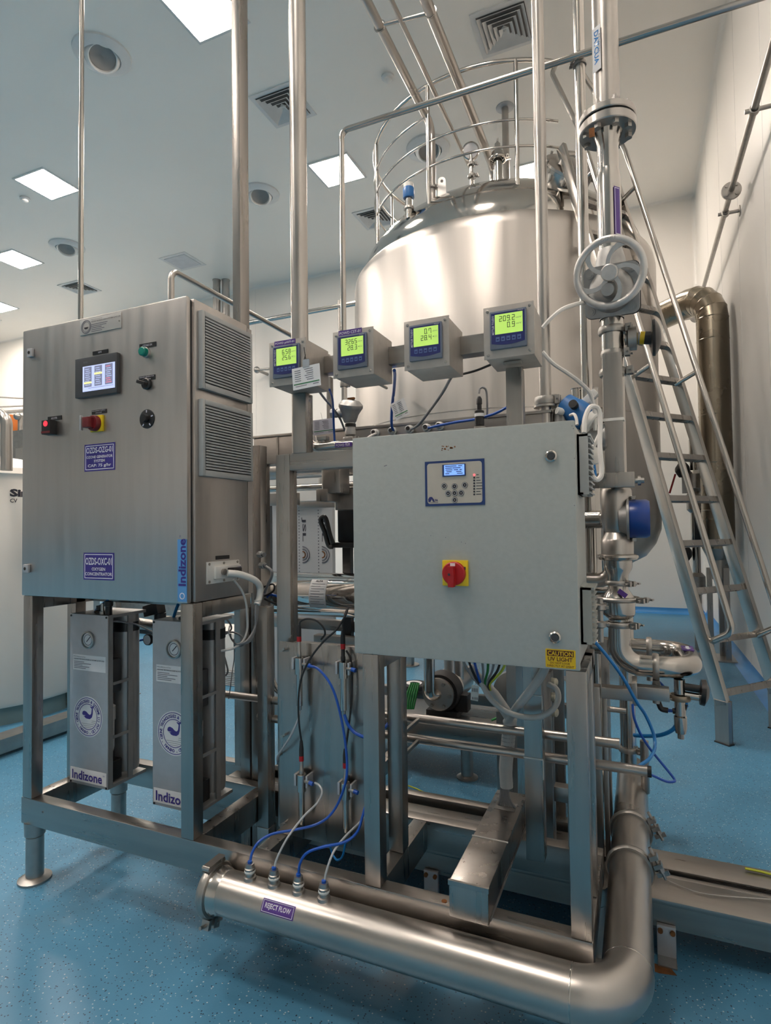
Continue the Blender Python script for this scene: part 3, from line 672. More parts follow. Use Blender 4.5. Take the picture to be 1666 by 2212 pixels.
# louvred fan hoods on both sides
def hood(xs, sg, z0, z1, up):
    y0, y1, d = 1.676, 1.826, .036
    hd = part('fan_hood', MB().box(min(xs, xs+sg*d*.8), max(xs, xs+sg*d*.8), y0, y0+.008, z0, z1).box(min(xs, xs+sg*d*.8), max(xs, xs+sg*d*.8), y1-.008, y1, z0, z1).box(min(xs, xs+sg*d), max(xs, xs+sg*d), y0, y1, z1-.006, z1).box(min(xs, xs+sg*d*.4), max(xs, xs+sg*d*.4), y0, y1, z0, z0+.006), 'vent' if up else 'paint', uc)
    part('hood_back', bx(min(xs, xs+sg*.006), max(xs, xs+sg*.006), y0, y1, z0, z1), 'dkhole', hd)
    n = 11
    sl = MB().prism([(0, .0085), (sg*d*.95, -.0045), (sg*d, -.0015), (0, .0115)], (0, y0+.008, 0), (1, 0, 0), (0, 0, 1), (0, y1-y0-.016, 0)).mesh('louvre', 'paint' if not up else 'vent', False)
    for i in range(n): put('louvre', sl, hd, (xs, 0, z0+(z1-z0)*(i+.45)/n))
hood(GX1-.004, 1, 1.487, 1.653, True); hood(GX1-.004, 1, 1.078, 1.232, False)
hood(GX0+.008, -1, 1.470, 1.612, True); hood(GX0+.008, -1, 1.078, 1.232, False)
# ================================================================ INSTRUMENT RACK
rk = thing('instrument_rack', 'square tube stainless rack holding the four transmitters behind the grey cabinet', 'frame', (-.8, 1.9, .338))
YK = 1.782
def rx(px, py): return at(px, py, Y=YK).x
def rz(px, py): return at(px, py, Y=YK).z
xa, xb, zt, zb = rx(597, 1200), rx(627, 1200), rz(620, 981), rz(700, 1012)
part('post', bx(xa, xb, YK, YK+.05, .338, zt, .003), 'steel', rk)
part('crossbar', bx(xb, -.80, YK, YK+.05, zb, zt, .003), 'steelh', rk)
part('crossbar', bx(-.80, -.29, 1.905, 1.955, zb, zt, .003), 'steelh', rk)
part('joint_plate', bx(-.815, -.80, YK, 1.955, zb, zt, .002), 'steel', rk)
part('upright', bx(rx(633, 900), rx(661, 900), YK, YK+.05, zt, 1.89, .003), 'steel', rk)
part('upright', bx(rx(1093, 850), rx(1128, 850), YK, YK+.05, 1.625, 1.89, .003), 'steel', rk)
part('post', bx(-.351, -.293, 1.905, 1.955, .338, zb, .003), 'steel', rk)
for p0, p1 in ((1, 2), (2, 3), (3, 4)):
    x0 = (0, -1.085, -.83, -.565)[p0] ; x1 = (0, 0, -.89, -.635, -.39)[p1]
    part('instrument_bar', bx(x0+.0, x1, YK, YK+.05, 1.950, 2.010, .003), 'steelh', rk)
# weld seams at the mitred corner
# ================================================================ TRANSMITTERS
BW, BH, BY = .145, .152, 1.655
SEG = {'0': 'abcdef', '1': 'bc', '2': 'abged', '3': 'abgcd', '4': 'fgbc', '5': 'afgcd', '6': 'afgedc', '7': 'abcf', '8': 'abcdefg', '9': 'abcdfg'}
def digits(s, xr, zc, hh, Y, parent):
    mb = MB(); dw = hh*.5; x = xr; tk = hh*.10
    for ch in reversed(s):
        if ch == '.': mb.box(x-tk, x, Y-.0004, Y, zc-hh/2, zc-hh/2+tk); x -= tk*1.8; continue
        L0, R0, T, B_, C = x-dw, x, zc+hh/2, zc-hh/2, zc
        sg = dict(a=(L0, R0, T-tk, T), d=(L0, R0, B_, B_+tk), g=(L0, R0, C-tk/2, C+tk/2), f=(L0, L0+tk, C, T), b=(R0-tk, R0, C, T), e=(L0, L0+tk, B_, C), c=(R0-tk, R0, B_, C))
        for k in SEG[ch]: q = sg[k]; mb.box(q[0], q[1], Y-.0004, Y, q[2], q[3])
        x -= dw*1.45
    return part('digits', mb, 'ink', parent, smooth=False)
def transmitter(x0, zt, l1, l2, u1, u2, label, strip, side):
    x1 = x0+BW; z1 = zt; z0 = zt-BH; y0, y1 = BY, 1.815
    t = thing('transmitter', label, 'transmitter', ((x0+x1)/2, y1, z0), 'wall-box transmitters with green displays')
    part('case', bx(x0+.003, x1-.003, y0+.003, y1, z0+.003, z1-.003, .003), 'txsteel', t)
    part('lid', bx(x0, x1, y0, y0+.004, z0, z1, .0015), 'txsteel', t)
    for xx in (x0+.012, x1-.012):
        for zz in (z0+.012, z1-.012): part('screw', MB().lathe([(.0045, 0), (.0045, .0015), (.003, .003), (.001, .003)], (xx, y0, zz), (0, -1, 0), 12), 'zinc', t)
    a0, a1, c0, c1 = x0+.020, x1-.020, z0+.024, z1-.018
    bz = part('bezel', bx(a0, a1, y0-.010, y0, c0, c1, .003), 'txgrey', t); yb = y0-.010
    w, h = a1-a0, c1-c0
    fc = part('front_foil', MB().prism([(a0+.005, c1-.006)] + [(a0+.005+(w-.010)*i/8, c0+.016-.006*math.sin(math.pi*i/8)) for i in range(9)] + [(a1-.005, c1-.006)], (0, yb, 0), (1, 0, 0), (0, 0, 1), (0, -.0006, 0)), 'txblue', bz, smooth=False)
    yf = yb-.0006
    sc = part('display', bx(a0+w*.15, a1-w*.10, yf-.0006, yf, c0+h*.38, c1-h*.10), 'lcd', bz); ys = yf-.0006
    sx1, sz1, sh = a1-w*.10, c1-h*.10, h*.52
    digits(l1, sx1-w*.21, sz1-sh*.24, sh*.27, ys, sc); digits(l2, sx1-w*.21, sz1-sh*.58, sh*.27, ys, sc)
    for u_, k in ((u1, .28), (u2, .58)): ftext(u_, sx1-w*.17, sx1-w*.03, sz1-sh*(k+.03), sz1-sh*(k-.05), ys+.0011, 'ink2', sc)
    for i in range(5):
        bxx = a0+w*(.17+.145*i); k = part('key', bx(bxx, bxx+w*.10, yf-.0008, yf, c0+h*.19, c0+h*.31), mat('key_outline', (.10, .16, .36), .5), bz)
        decal('key_mark', bxx+w*.02, bxx+w*.08, c0+h*.22, c0+h*.26, yf-.0008, 'txblue', k, .0003)
    if side: text('METTLER TOLEDO', (a0+w*.125, yf-.0008, c0+h*.38), (0, 0, 1), (-1, 0, 0), h*.50, w*.055, 'lettering', bz, .01)
    ftext('M200', a1-w*.22, a1-w*.08, c1-h*.075, c1-h*.045, yf+.0008, 'lgrey', bz)
    if strip:
        s = part('name_strip', bx(x0+.022, x1-.04, y0-.0012, y0, z1-.017, z1+.001), 'purple', t); ftext(strip, x0+.026, x1-.044, z1-.013, z1-.004, y0-.0008, 'lettering', s, .01)
    return t
tx = [at(582, 788, Y=BY).x, at(719.5, 770, Y=BY).x, at(873, 745, Y=BY).x, at(1045, 716, Y=BY).x]
T1 = transmitter(tx[0], 2.040, '6.58', '25.6', 'pH', 'C', 'transmitter with a laminated card hanging over its corner, leftmost of four', 'POWD pHST-01', True)
T2 = transmitter(tx[1], 2.040, '3265', '28.3', 'uS/cm', 'C', 'transmitter reading 3265 over 28.3, second from the left', 'POWD CST-01', False)
T3 = transmitter(tx[2], 2.036, '0.7', '28.4', 'uS/cm', 'C', 'transmitter reading 0.7 over 28.4, third from the left', None, True)
T4 = transmitter(tx[3], 2.038, '209.2', '0.9', 'mV', 'mV', 'transmitter reading 209.2 over 0.9, rightmost on its own upright', None, True)
part('lid_clip', bx(-.352, -.302, 1.70, 1.715, 1.878, 1.886), 'zinc', T4)
def card(cx, cz, y, w, h, ang, label, parent=None, xdir=(1, 0, 0), purple=False):
    u = V(xdir).normalized(); v = V((0, 0, 1)); n = V((-u.y, u.x, 0))*-1 if 0 else u.cross(v)
    ca, sa = math.cos(ang), math.sin(ang); uu = u*ca + v*sa; vv = v*ca - u*sa; c = V((cx, y, cz))
    t = thing('calibration_card', label, 'card', c)
    part('sheet', MB().obox(c, uu, u.cross(v), vv, w, .0012, h), mat('laminated_card', (.62, .59, .66), .3) if purple else 'paper', t, smooth=False)
    f = c + n*.0009
    part('green_band', MB().obox(f-vv*h*.26, uu, n, vv, w*.92, .0004, h*.05), mat('card_green', (.05, .22, .09), .5), t, smooth=False)
    pr = MB()
    for i in range(6):
        pr.obox(f+vv*h*(.36-.095*i)-uu*w*.30, uu, n, vv, w*.22, .0004, h*.028); pr.obox(f+vv*h*(.36-.095*i)+uu*w*(.10+.02*(i % 3)), uu, n, vv, w*(.30-.03*(i % 3)), .0004, h*.028)
    pr.obox(f-vv*h*.36-uu*w*.2, uu, n, vv, w*.4, .0004, h*.02); pr.obox(f-vv*h*.36+uu*w*.33, uu, n, vv, w*.2, .0004, h*.03)
    part('print_lines', pr, 'ink2', t, smooth=False)
    return t
a = at(652, 810, Y=1.60); t = card(a.x, a.z, 1.628, .105, .072, .07, 'white calibration card hanging over the leftmost transmitter')
part('strap', MB().path(smooth([(a.x-.018, 1.645, a.z+.105), (a.x-.006, 1.635, a.z+.06), (a.x-.004, 1.63, a.z+.04), (a.x-.012, 1.629, a.z+.045), (a.x-.004, 1.631, a.z+.075)]), .0014, 6), 'black', t)
part('clip', bx(a.x-.012, a.x+.012, 1.626, 1.630, a.z+.032, a.z+.058), 'clear', t)
a = at(864, 884, Y=2.02); t = card(a.x, a.z, 2.02, .058, .068, .35, 'white card tied to a blue cable behind the grey cabinet'); part('tie', MB().path([(a.x-.02, 2.02, a.z+.028), (a.x-.022, 2.02, a.z+.05)], .001, 6), 'white', t)
a = at(699, 922, Y=2.10); t = card(a.x, a.z, 2.10, .098, .064, .03, 'mauve laminated card hanging beside the sensor head', purple=True); part('tie', MB().path([(a.x-.005, 2.10, a.z+.03), (a.x-.012, 2.10, a.z+.06)], .001, 6), 'white', t)
# ================================================================ SAMPLING PANEL WITH FLOW CELLS
YP = 1.745
px0, px1 = at(603, 1600, Y=YP).x, -.79
pz1 = at(680, 1391, Y=YP).z
spn = thing('sampling_panel', 'upright stainless sheet panel carrying four conductivity flow cells', 'panel', ((px0+px1)/2, YP, .338))
part('sheet', bx(px0, px1, YP, YP+.006, .339, pz1, .002), 'steel', spn)
part('top_ledge', bx(px0+.055, px1, YP+.006, YP+.036, pz1-.01, pz1, .002), 'steelh', spn)
for px, py in ((614, 1404), (615, 1588), (616, 1777)):
    a = at(px, py, Y=YP); wn = part('wing_bolt', MB().cyl((a.x, YP, a.z), (a.x, YP-.016, a.z), .004, n=8).obox((a.x, YP-.012, a.z+.002), (1, 0, .6), (0, 1, 0), (-.6, 0, 1), .022, .004, .006), 'zinc', spn)
YC = 1.712
CELL = [(647, 1420, 1456, 1533, 1385, 1349, 0), (742, 1429, 1465, 1543, 1401, 1360, 1), (652, 1672, 1709, 1780, 1643, 1600, 0), (747, 1690, 1726, 1797, 1658, 1618, 0)]
NAMES = ['upper left flow cell with a red cable ring on the sampling panel', 'upper right flow cell with a thick black plug on the sampling panel', 'lower left flow cell on the sampling panel', 'lower right flow cell behind the blue hose on the sampling panel']
for (px, t0, t1, t2, rg, bk, kind), lab in zip(CELL, NAMES):
    X = at(px, (t0+t2)/2, Y=YC).x; z = lambda q: at(px, q, Y=YC).z
    t = thing('flow_cell', lab, 'flow cell', (X, YC, z(t2)), 'conductivity flow cells')
    part('housing', MB().lathe([(.0105, z(t1)), (.0155, z(t1)+.001), (.0155, z(t0)-.001), (.013, z(t0)), (.001, z(t0))], (X, YC, 0), n=22), 'pipe', t)
    part('tube', MB().lathe([(.001, z(t2)), (.007, z(t2)), (.0075, z(t2)+.012), (.0105, z(t2)+.014), (.0105, z(t1))], (X, YC, 0), n=20), 'pipe', t)
    part('sensor_neck', MB().lathe([(.006, z(t0)), (.008, z(t0)+.004), (.008, z(t0)+.016), (.0065, z(t0)+.018), (.0065, z(rg))], (X, YC, 0), n=16), 'black' if kind else 'zinc', t)
    part('red_ring', MB().lathe([(.0082, z(rg)-.001), (.0082, z(rg)+.016)], (X, YC, 0), n=16), 'red', t)
    part('plug', MB().lathe([(.0078, z(rg)+.016), (.0078, z(rg)+.04), (.005, z(bk)), (.001, z(bk))], (X, YC, 0), n=14), 'rubber', t)
    part('bracket', bx(X-.027, X-.0185, YC-.006, YP, z(t0)-.042, z(t0)-.002, .001), 'alu', t)
    part('bracket', bx(X+.0185, X+.026, YC-.006, YP, z(t0)-.042, z(t0)-.002, .001), 'alu', t)
    part('outlet', MB().cyl((X+.013, YC, z(t0)-.022), (X+.034, YC-.004, z(t0)-.022), .0065, n=10), 'zinc', t)
    part('collet', MB().cyl((X+.033, YC-.004, z(t0)-.022), (X+.048, YC-.006, z(t0)-.024), .007, n=10), 'blue', t)
def hose(pts, r, mt, label, cat='hose', name='hose', grp=None, k=6, n=8):
    """pts: (px, py, Y) along the hose"""
    P = [at(p[0], p[1], Y=p[2]) for p in pts]
    return solo(name, MB().path(smooth(P, k), r, n), mt, label, cat, grp)
YN_ = 1.520
hose([(667, 1438, 1.706), (690, 1447, 1.69), (720, 1490, 1.68), (741, 1570, 1.68), (750, 1650, 1.67), (744, 1700, 1.66), (722, 1750, 1.65), (690, 1778, 1.63), (640, 1792, 1.61), (590, 1801, 1.58), (560, 1818, 1.55), (545, 1842, 1.53), (540, 1866, YN_)], .0042, 'blue', 'blue hose from the upper left flow cell to the first reject nipple')
hose([(645, 1898, YN_), (648, 1866, YN_), (664, 1842, 1.53), (700, 1829, 1.55), (745, 1819, 1.59), (772, 1797, 1.62), (783, 1765, 1.64), (790, 1740, 1.66)], .0042, 'blue', 'blue hose curling from the third reject nipple to behind the post')
hose([(592, 1882, YN_), (598, 1856, 1.53), (620, 1812, 1.56), (655, 1765, 1.62), (685, 1735, 1.67), (696, 1712, 1.69), (690, 1697, 1.70), (680, 1691, 1.705)], .0036, 'clear', 'clear grey tube from the second reject nipple to the lower left flow cell')
hose([(700, 1914, YN_), (706, 1880, 1.53), (722, 1838, 1.56), (748, 1805, 1.62), (772, 1782, 1.67), (788, 1765, 1.70)], .0036, 'clear', 'clear grey tube rising from the rightmost reject nipple')
hose([(711, 1810, 1.76), (716, 1838, 1.76), (727, 1857, 1.75), (740, 1850, 1.74), (746, 1822, 1.74)], .0036, 'sky', 'short blue hose loop below the sampling panel')
hose([(744, 1544, 1.71), (752, 1565, 1.705), (768, 1583, 1.70), (795, 1592, 1.70), (826, 1576, 1.76), (852, 1545, 1.86), (866, 1508, 1.90), (873, 1460, 1.92), (876, 1405, 1.92)], .0055, 'blue', 'blue hose looping behind the posts under the grey cabinet')
hose([(648, 1534, 1.71), (645, 1552, 1.705), (628, 1590, 1.70), (610, 1618, 1.71), (600, 1634, 1.74), (600, 1650, 1.80)], .0036, 'clear', 'greyish blue tube leaving the foot of the upper left flow cell')
hose([(647, 1352, 1.712), (650, 1342, 1.712), (664, 1337, 1.71), (684, 1341, 1.71), (699, 1356, 1.715), (702, 1370, 1.72), (694, 1381, 1.74)], .0032, 'rubber', 'black cable looping over the upper left flow cell', 'cable', 'cable')
hose([(742, 1361, 1.712), (741, 1345, 1.71), (746, 1326, 1.715), (752, 1312, 1.72), (746, 1330, 1.70), (727, 1360, 1.69), (700, 1385, 1.685), (672, 1420, 1.68), (652, 1462, 1.68), (645, 1510, 1.685), (646, 1560, 1.695), (651, 1600, 1.71)], .0034, 'rubber', 'black cable crossing the sampling panel down to the lower left flow cell', 'cable', 'cable')
hose([(748, 1405, 1.72), (758, 1425, 1.722), (761, 1470, 1.72), (758, 1530, 1.715), (752, 1580, 1.712), (747, 1618, 1.712)], .0036, 'rubber', 'black cable beside the upper right flow cell', 'cable', 'cable')
# ================================================================ REJECT PIPE
RZ, RR, RX = .252, .064, -.050
xl = at(478, 1920, Z=RZ).x
rj = thing('reject_pipe', 'thick satin steel reject pipe bending round the front right corner of the skid', 'pipe', (-.7, 1.52, RZ))
pp = bend([(xl, 1.519, RZ), (RX, 1.519, RZ), (RX, 2.98, RZ)], .125, 12)
part('tube', MB().path(pp, RR, 40), 'dullpipe', rj)
for p, ax in (((RX-.125, 1.519, RZ), (1, 0, 0)), ((RX, 1.519+.125, RZ), (0, 1, 0))):
    part('weld_seam', MB().lathe([(RR*.99, -.003), (RR*1.008, -.0015), (RR*1.008, .0015), (RR*.99, .003)], p, ax, 40, False), 'pipe', rj)
part('end_clamp', clampmb((xl-.018, 1.519, RZ), (1, 0, 0), RR*1.06, .026, bolt=(0, -.3, -1)), 'zinc', rj)
part('end_clamp_hinge', MB().obox((xl-.018, 1.515, RZ+RR*1.30), (0, 1, 0), (1, 0, 0), (0, 0, 1), .075, .022, .016, .003).cyl((xl-.032, 1.48, RZ+RR*1.32), (xl-.004, 1.48, RZ+RR*1.32), .008, n=10).cyl((xl-.032, 1.545, RZ+RR*1.28), (xl-.004, 1.545, RZ+RR*1.28), .008, n=10), 'zinc', rj)
part('ferrule', MB().lathe([(RR, .03), (RR*1.12, .006), (RR*1.12, -.004)], (xl, 1.519, RZ), (1, 0, 0), 36, False), 'pipe', rj)
part('end_cap', MB().lathe([(RR*1.12, -.004), (RR*1.12, -.036), (RR*.95, -.045), (.001, -.047)], (xl, 1.519, RZ), (1, 0, 0), 36), 'pipe', rj)
for px, py in ((540, 1880), (592, 1897), (645, 1914), (700, 1932)):
    X = at(px, py, Y=1.519).x
    nb = part('nipple', MB().lathe([(.021, RR*.92), (.019, RR+.006), (.014, RR+.008), (.014, RR+.018), (.0165, RR+.019), (.0165, RR+.032), (.014, RR+.034), (.013, RR+.046), (.001, RR+.047)], (X, 1.519, RZ), n=12), 'zinc', rj)
    part('thread_tape', MB().lathe([(.0150, RR+.017), (.0172, RR+.020), (.0172, RR+.025), (.0150, RR+.028)], (X, 1.519, RZ), n=14, caps=False), 'white', nb)
    part('collet', MB().lathe([(.007, RR+.046), (.007, RR+.053), (.0045, RR+.054)], (X, 1.519, RZ), n=12), 'blue', nb)
an = math.radians(33); nrm = V((0, -math.cos(an), math.sin(an))); upv = V((0, math.sin(an), math.cos(an)))
c = at(598, 1957, Y=1.46); lx0, lx1 = c.x-.056, c.x+.056
lb = MB(); R_ = []
for i in range(9):
    a_ = an+math.radians(-16+4*i); R_.append((0, -math.cos(a_)*(RR+.0008)+1.519, math.sin(a_)*(RR+.0008)+RZ))
for i in range(8):
    q = [lb.bm.verts.new(V(R_[i+k])+V((xx, 0, 0))) for k, xx in ((0, lx0), (0, lx1), (1, lx1), (1, lx0))]; lb.bm.faces.new(q)
lbo = part('label', lb, 'purple', rj)
oc_ = V((lx0, 1.519, RZ)) + nrm*(RR+.0016)
text('REJECT FLOW', oc_+V((.012, 0, 0))-upv*.0085, (1, 0, 0), upv, .088, .017, 'lettering', lbo, .02)
for q0, q1 in ((-.0145, -.0155), (.0145, .0155)):
    part('border', MB().obox(oc_+V((.056, 0, 0))+upv*q0-nrm*.0006, (1, 0, 0), nrm, upv, .104, .0006, .0012), 'lettering', lbo)
for X_ in (lx0+.004, lx1-.004): part('border', MB().obox(V((X_, oc_.y, oc_.z))-nrm*.0003, (1, 0, 0), nrm, upv, .0012, .0006, .029), 'lettering', lbo)
for py, rr in ((1765, RR), (1842, RR)):
    y_ = at(1358, py, Z=RZ+.05).y
    part('clamp', clampmb((RX, y_, RZ), (0, 1, 0), rr*.97, .024, bolt=(1, 0, .5)), 'zinc', rj)
part('far_cap', MB().lathe([(RR, 0), (RR*.98, .02), (.04, .05), (.001, .055)], (RX, 2.98, RZ), (0, 1, 0), 30), 'dullpipe', rj)
part('riser', MB().cyl((RX-.012, 2.90, RZ), (RX-.012, 2.90, 1.05), .034, n=24), 'pipe', rj)
part('riser_clamp', clampmb((RX-.012, 2.90, RZ+.13), (0, 0, 1), .036, .022, bolt=(1, -.4, 0)), 'zinc', rj)
a = at(1392, 1600, Y=2.7); part('branch', MB().path([(RX+.03, 2.75, RZ), (a.x, 2.70, RZ+.03), (a.x, 2.70, a.z)], .017, 14), 'dullpipe', rj)
# ================================================================ CABLE GUTTER AND CABLES UNDER THE GREY CABINET
gt = thing('cable_gutter', 'rectangular stainless cable gutter lying across the skid beams with loom entering it', 'cable duct', (-.44, 1.85, .338))
g0, g1 = -.497, -.388
part('duct', MB().box(g0, g1, 1.55, 2.15, .339, .435, .003), 'steel', gt)
part('lid_edge', bx(g0-.002, g1+.002, 1.548, 1.556, .425, .438), 'steelh', gt)
part('slot', bx(-.475, -.405, 2.0, 2.06, .4345, .4365), 'dkhole', gt)
for yy in (1.80,): part('tie', bx(g0-.002, g1+.002, yy, yy+.004, .434, .4372), 'white', gt)
part('duct_painted_shadow', bx(g1, g1+.002, 1.57, 2.13, .34, .352), 'dkhole', gt)  # dark strip painted as the shade along the foot of the duct
lm = thing('cable_loom', 'thick grey spiral wrapped cable loom hanging from the grey cabinet into the gutter', 'cable', (-.44, 2.03, .44))
def lpt(l): return smooth([at(p[0], p[1], Y=p[2]) for p in l], 6)
part('trunk', MB().path(lpt([(1095, 1700, 2.03), (1093, 1660, 2.03), (1098, 1600, 2.02), (1103, 1560, 2.01), (1100, 1548, 2.0), (1060, 1490, 1.95), (1035, 1462, 1.92), (1015, 1438, 1.90)]), [.022]*6+[.023]*6+[.023]*6+[.021]*6+[.018]*6+[.015]*6+[.012]*6+[.010], 14), 'lgrey', lm)
part('branch', MB().path(lpt([(1095, 1560, 2.01), (1112, 1535, 1.95), (1130, 1512, 1.885), (1150, 1487, 1.875), (1172, 1455, 1.87), (1180, 1435, 1.865)]), .014, 12), 'lgrey', lm)
part('loop', MB().path(lpt([(1040, 1475, 1.91), (1062, 1512, 1.89), (1100, 1540, 1.87), (1150, 1550, 1.86), (1185, 1540, 1.86), (1205, 1515, 1.88), (1203, 1490, 1.90), (1185, 1478, 1.92)]), .009, 10), 'lgrey', lm)
for i in range(9):
    p = lpt([(1103, 1560, 2.01), (1098, 1600, 2.02), (1093, 1660, 2.03)])[i+1]
    part('wrap_seam', MB().lathe([(.0233, -.001), (.0238, 0), (.0233, .001)], p, (0, .1, 1), 16, False), 'grey', lm)
for i in range(9):
    xx = -.468+.0075*i; part('wire', MB().path(smooth([(xx, 2.03, .437), (-.445+(xx+.44)*.5, 2.03, .47), (-.443+(xx+.44)*.4, 2.03, .52)]), .0035, 6), 'grey', lm)
for i, (px, mt_) in enumerate(((1000, 'grey'), (1012, 'rubber'), (1024, 'blue'), (1042, 'grey'), (1055, 'wire'), (1068, 'grey'), (1082, 'rubber'), (1095, 'ywire'))):
    part('wire', MB().path(lpt([(px, 1425, 1.86), (px+(1050-px)*.25, 1450, 1.88), (1046+(px-1046)*.25, 1478, 1.91), (1062, 1495, 1.95)]), .0042, 6), mt_, lm)
a = at(1026, 1497, Y=1.95); t = thing('cable_tag', 'small white punched cable tag hanging under the grey cabinet', 'tag', a)
part('strip', MB().obox(a, (1, 0, -.1), (0, 1, 0), (.1, 0, 1), .026, .001, .052), 'white', t)
tg = MB()
for i in range(6): tg.obox(a+V((-.009+.0036*i, -.0008, .010)), (1, 0, 0), (0, 1, 0), (0, 0, 1), .0012, .0006, .012); tg.obox(a+V((-.009+.0036*i, -.0008, -.018)), (1, 0, 0), (0, 1, 0), (0, 0, 1), .0012, .0006, .008)
part('print_lines', tg, 'ink', t, smooth=False); part('cord', MB().path([a+V((0, 0, .025)), a+V((.006, 0, .06)), a+V((.02, 0, .09))], .001, 6), 'white', t)
for x_, y_, z_, z0_ in ((-.351, 1.905, .66, .60), (-.351, 1.905, .86, .82)):
    t = thing('cable_tie', 'thin white cable tie strapped round the post beside the loom at height %.1f' % z_ if 0 else ('upper' if z_ > .7 else 'lower')+' thin white cable tie strapped round the post beside the loom', 'cable tie', (x_, y_, z_)); part('band', bx(x_-.002, -.291, y_-.0025, y_, z_, z_+.004), 'whose', t); part('tail', bx(-.293, -.290, y_-.004, y_-.001, z0_, z_), 'whose', t)
# cable and hose round the concentrators
hose([(196, 1353, 1.83), (200, 1335, 1.82), (208, 1318, 1.82), (222, 1305, 1.83), (235, 1296, 1.85)], .0062, 'sky', 'blue hose plugged into the left oxygen concentrator')
hose([(365, 1376, 1.80), (371, 1350, 1.80), (378, 1325, 1.82), (385, 1305, 1.84)], .0062, 'sky', 'blue hose plugged into the right oxygen concentrator')
hose([(300, 1384, 2.0), (312, 1381, 2.02), (322, 1377, 2.03)], .005, 'blue', 'short blue hose behind the left oxygen concentrator')
hose([(186, 1356, 1.85), (180, 1330, 1.86), (172, 1300, 1.88)], .0055, 'whose', 'white hose running up behind the left oxygen concentrator')
hose([(232, 1362, 1.79), (236, 1348, 1.79), (248, 1342, 1.80), (275, 1345, 1.84), (295, 1349, 1.88), (330, 1365, 1.9), (360, 1372, 1.88), (385, 1372, 1.86)], .004, 'grey', 'thin grey cable lying over the concentrator tops', 'cable', 'cable')
# ================================================================ BIG TANK
TC = V((-1.373, 6.404, 0)); TR = 1.600
tk = thing('storage_tank', 'huge brushed stainless vertical storage tank with domed top behind the skid', 'tank', TC)
part('shell', MB().lathe([(1.30, 1.02), (1.45, 1.10), (1.54, 1.22), (1.59, 1.36), (TR, 1.52), (TR, 3.98), (1.585, 4.06), (1.55, 4.105), (1.50, 4.117)], TC, n=128, caps=False), 'tank', tk)
part('bottom_dish', MB().lathe([(1.30, 1.02), (1.0, .93), (.6, .86), (.25, .83), (.001, .83)], TC, n=64, caps=False), 'tank', tk)
dm = [(1.50, 4.113)] + [(1.50*math.cos(a), 4.117+.78*math.sin(a)) for a in [math.radians(q) for q in (4, 9, 15, 22, 30, 40, 50, 62, 75, 88)]]
dome = part('dome', MB().lathe(dm, TC, n=96), 'dome', tk)
part('shoulder_lip', MB().lathe([(1.50, 4.110), (1.512, 4.12), (1.50, 4.13)], TC, n=96, caps=False), 'pipe', dome)
for k in range(4):
    an = math.radians(45+90*k); c = TC+V((math.cos(an)*1.15, math.sin(an)*1.15, 0)); lg = part('leg', MB().cyl(c+V((0, 0, .01)), c+V((0, 0, 1.05)), .06, n=20), 'dullpipe', tk)
    part('leg_plate', MB().cyl(c, c+V((0, 0, .012)), .11, n=20), 'zinc', lg)
def domez(p):
    r = math.hypot(p.x-TC.x, p.y-TC.y); return 4.117+.78*math.sqrt(max(0, 1-(r/1.5)**2))
for px in (1236, 1246):   # vertical cladding seam
    pass
a0 = math.atan2(at(1240, 700, Y=4.9).y-TC.y, at(1240, 700, Y=4.9).x-TC.x)
part('cladding_seam', MB().lathe([(TR+.001, 2.4), (TR+.003, 2.401), (TR+.003, 2.408), (TR+.001, 2.409)], TC, n=96, caps=False), 'pipe', tk)
# guard rail rings on the tank top
gr = thing('tank_guard_rail', 'polished tubular guard rail rings round the top of the big tank', 'guard rail', TC+V((0, 0, 4.3)))
GR_ = 1.36
def ringpt(az, r=GR_):   # angle measured at the tank centre from the direction to the camera, positive to the right in the photo
    d = V((-TC.x, -TC.y, 0)).normalized(); s = V((-d.y, d.x, 0)); a = math.radians(az)
    return TC + (d*math.cos(a) + s*math.sin(a))*r
def rlift(az, z, r=GR_): p = ringpt(az, r); return V((p.x, p.y, z))
E1 = 24.0
for z, r, a0_, a1_ in ((5.56, .020, E1, -205), (5.27, .011, -27, -205), (5.02, .011, E1, -205), (4.78, .011, E1, -205)):
    n = int(abs(a1_-a0_)/4); part('ring', MB().path([rlift(a0_+(a1_-a0_)*i/n, z) for i in range(n+1)], r, 10), 'pipe', gr)
for az in (8, -27, -68, -110, -150, -190):
    p = rlift(az, 0); part('stanchion', MB().cyl((p.x, p.y, domez(p)-.03), (p.x, p.y, 5.56), .020, n=12), 'pipe', gr)
# nozzles and instruments on the dome
def nz(px, py, dist, r, top, mt='pipe'):
    p = atd(px, py, dist); zz = domez(p)-.03
    return p, zz
p = atd(883, 420, 5.45); zb_ = domez(p)-.03
t = thing('level_sensor', 'small instrument with a blue band on the left of the tank dome', 'sensor', (p.x, p.y, zb_))
part('neck', MB().cyl((p.x, p.y, zb_), (p.x, p.y, p.z-.03), .035, n=14), 'pipe', t); part('head', MB().lathe([(.05, -.04), (.055, -.03), (.055, .05), (.05, .06)], p, n=18), 'actuator', t); part('cap', MB().lathe([(.048, .06), (.048, .10), (.001, .105)], p, n=18), 'white', t)
part('ferrule', MB().lathe([(.05, .04), (.05, .06)], (p.x, p.y, zb_+.05), n=16), 'zinc', t)
p = atd(955, 405, 5.5); zb_ = domez(p)
t = thing('lifting_lug', 'steel lifting lug with a hole on the tank dome', 'lug', (p.x, p.y, zb_))
lu = V((.94, -.34, 0)); lg = []
for i in range(9): a_ = math.radians(180*i/8); lg.append((.036*math.cos(a_), .115+.036*math.sin(a_)))
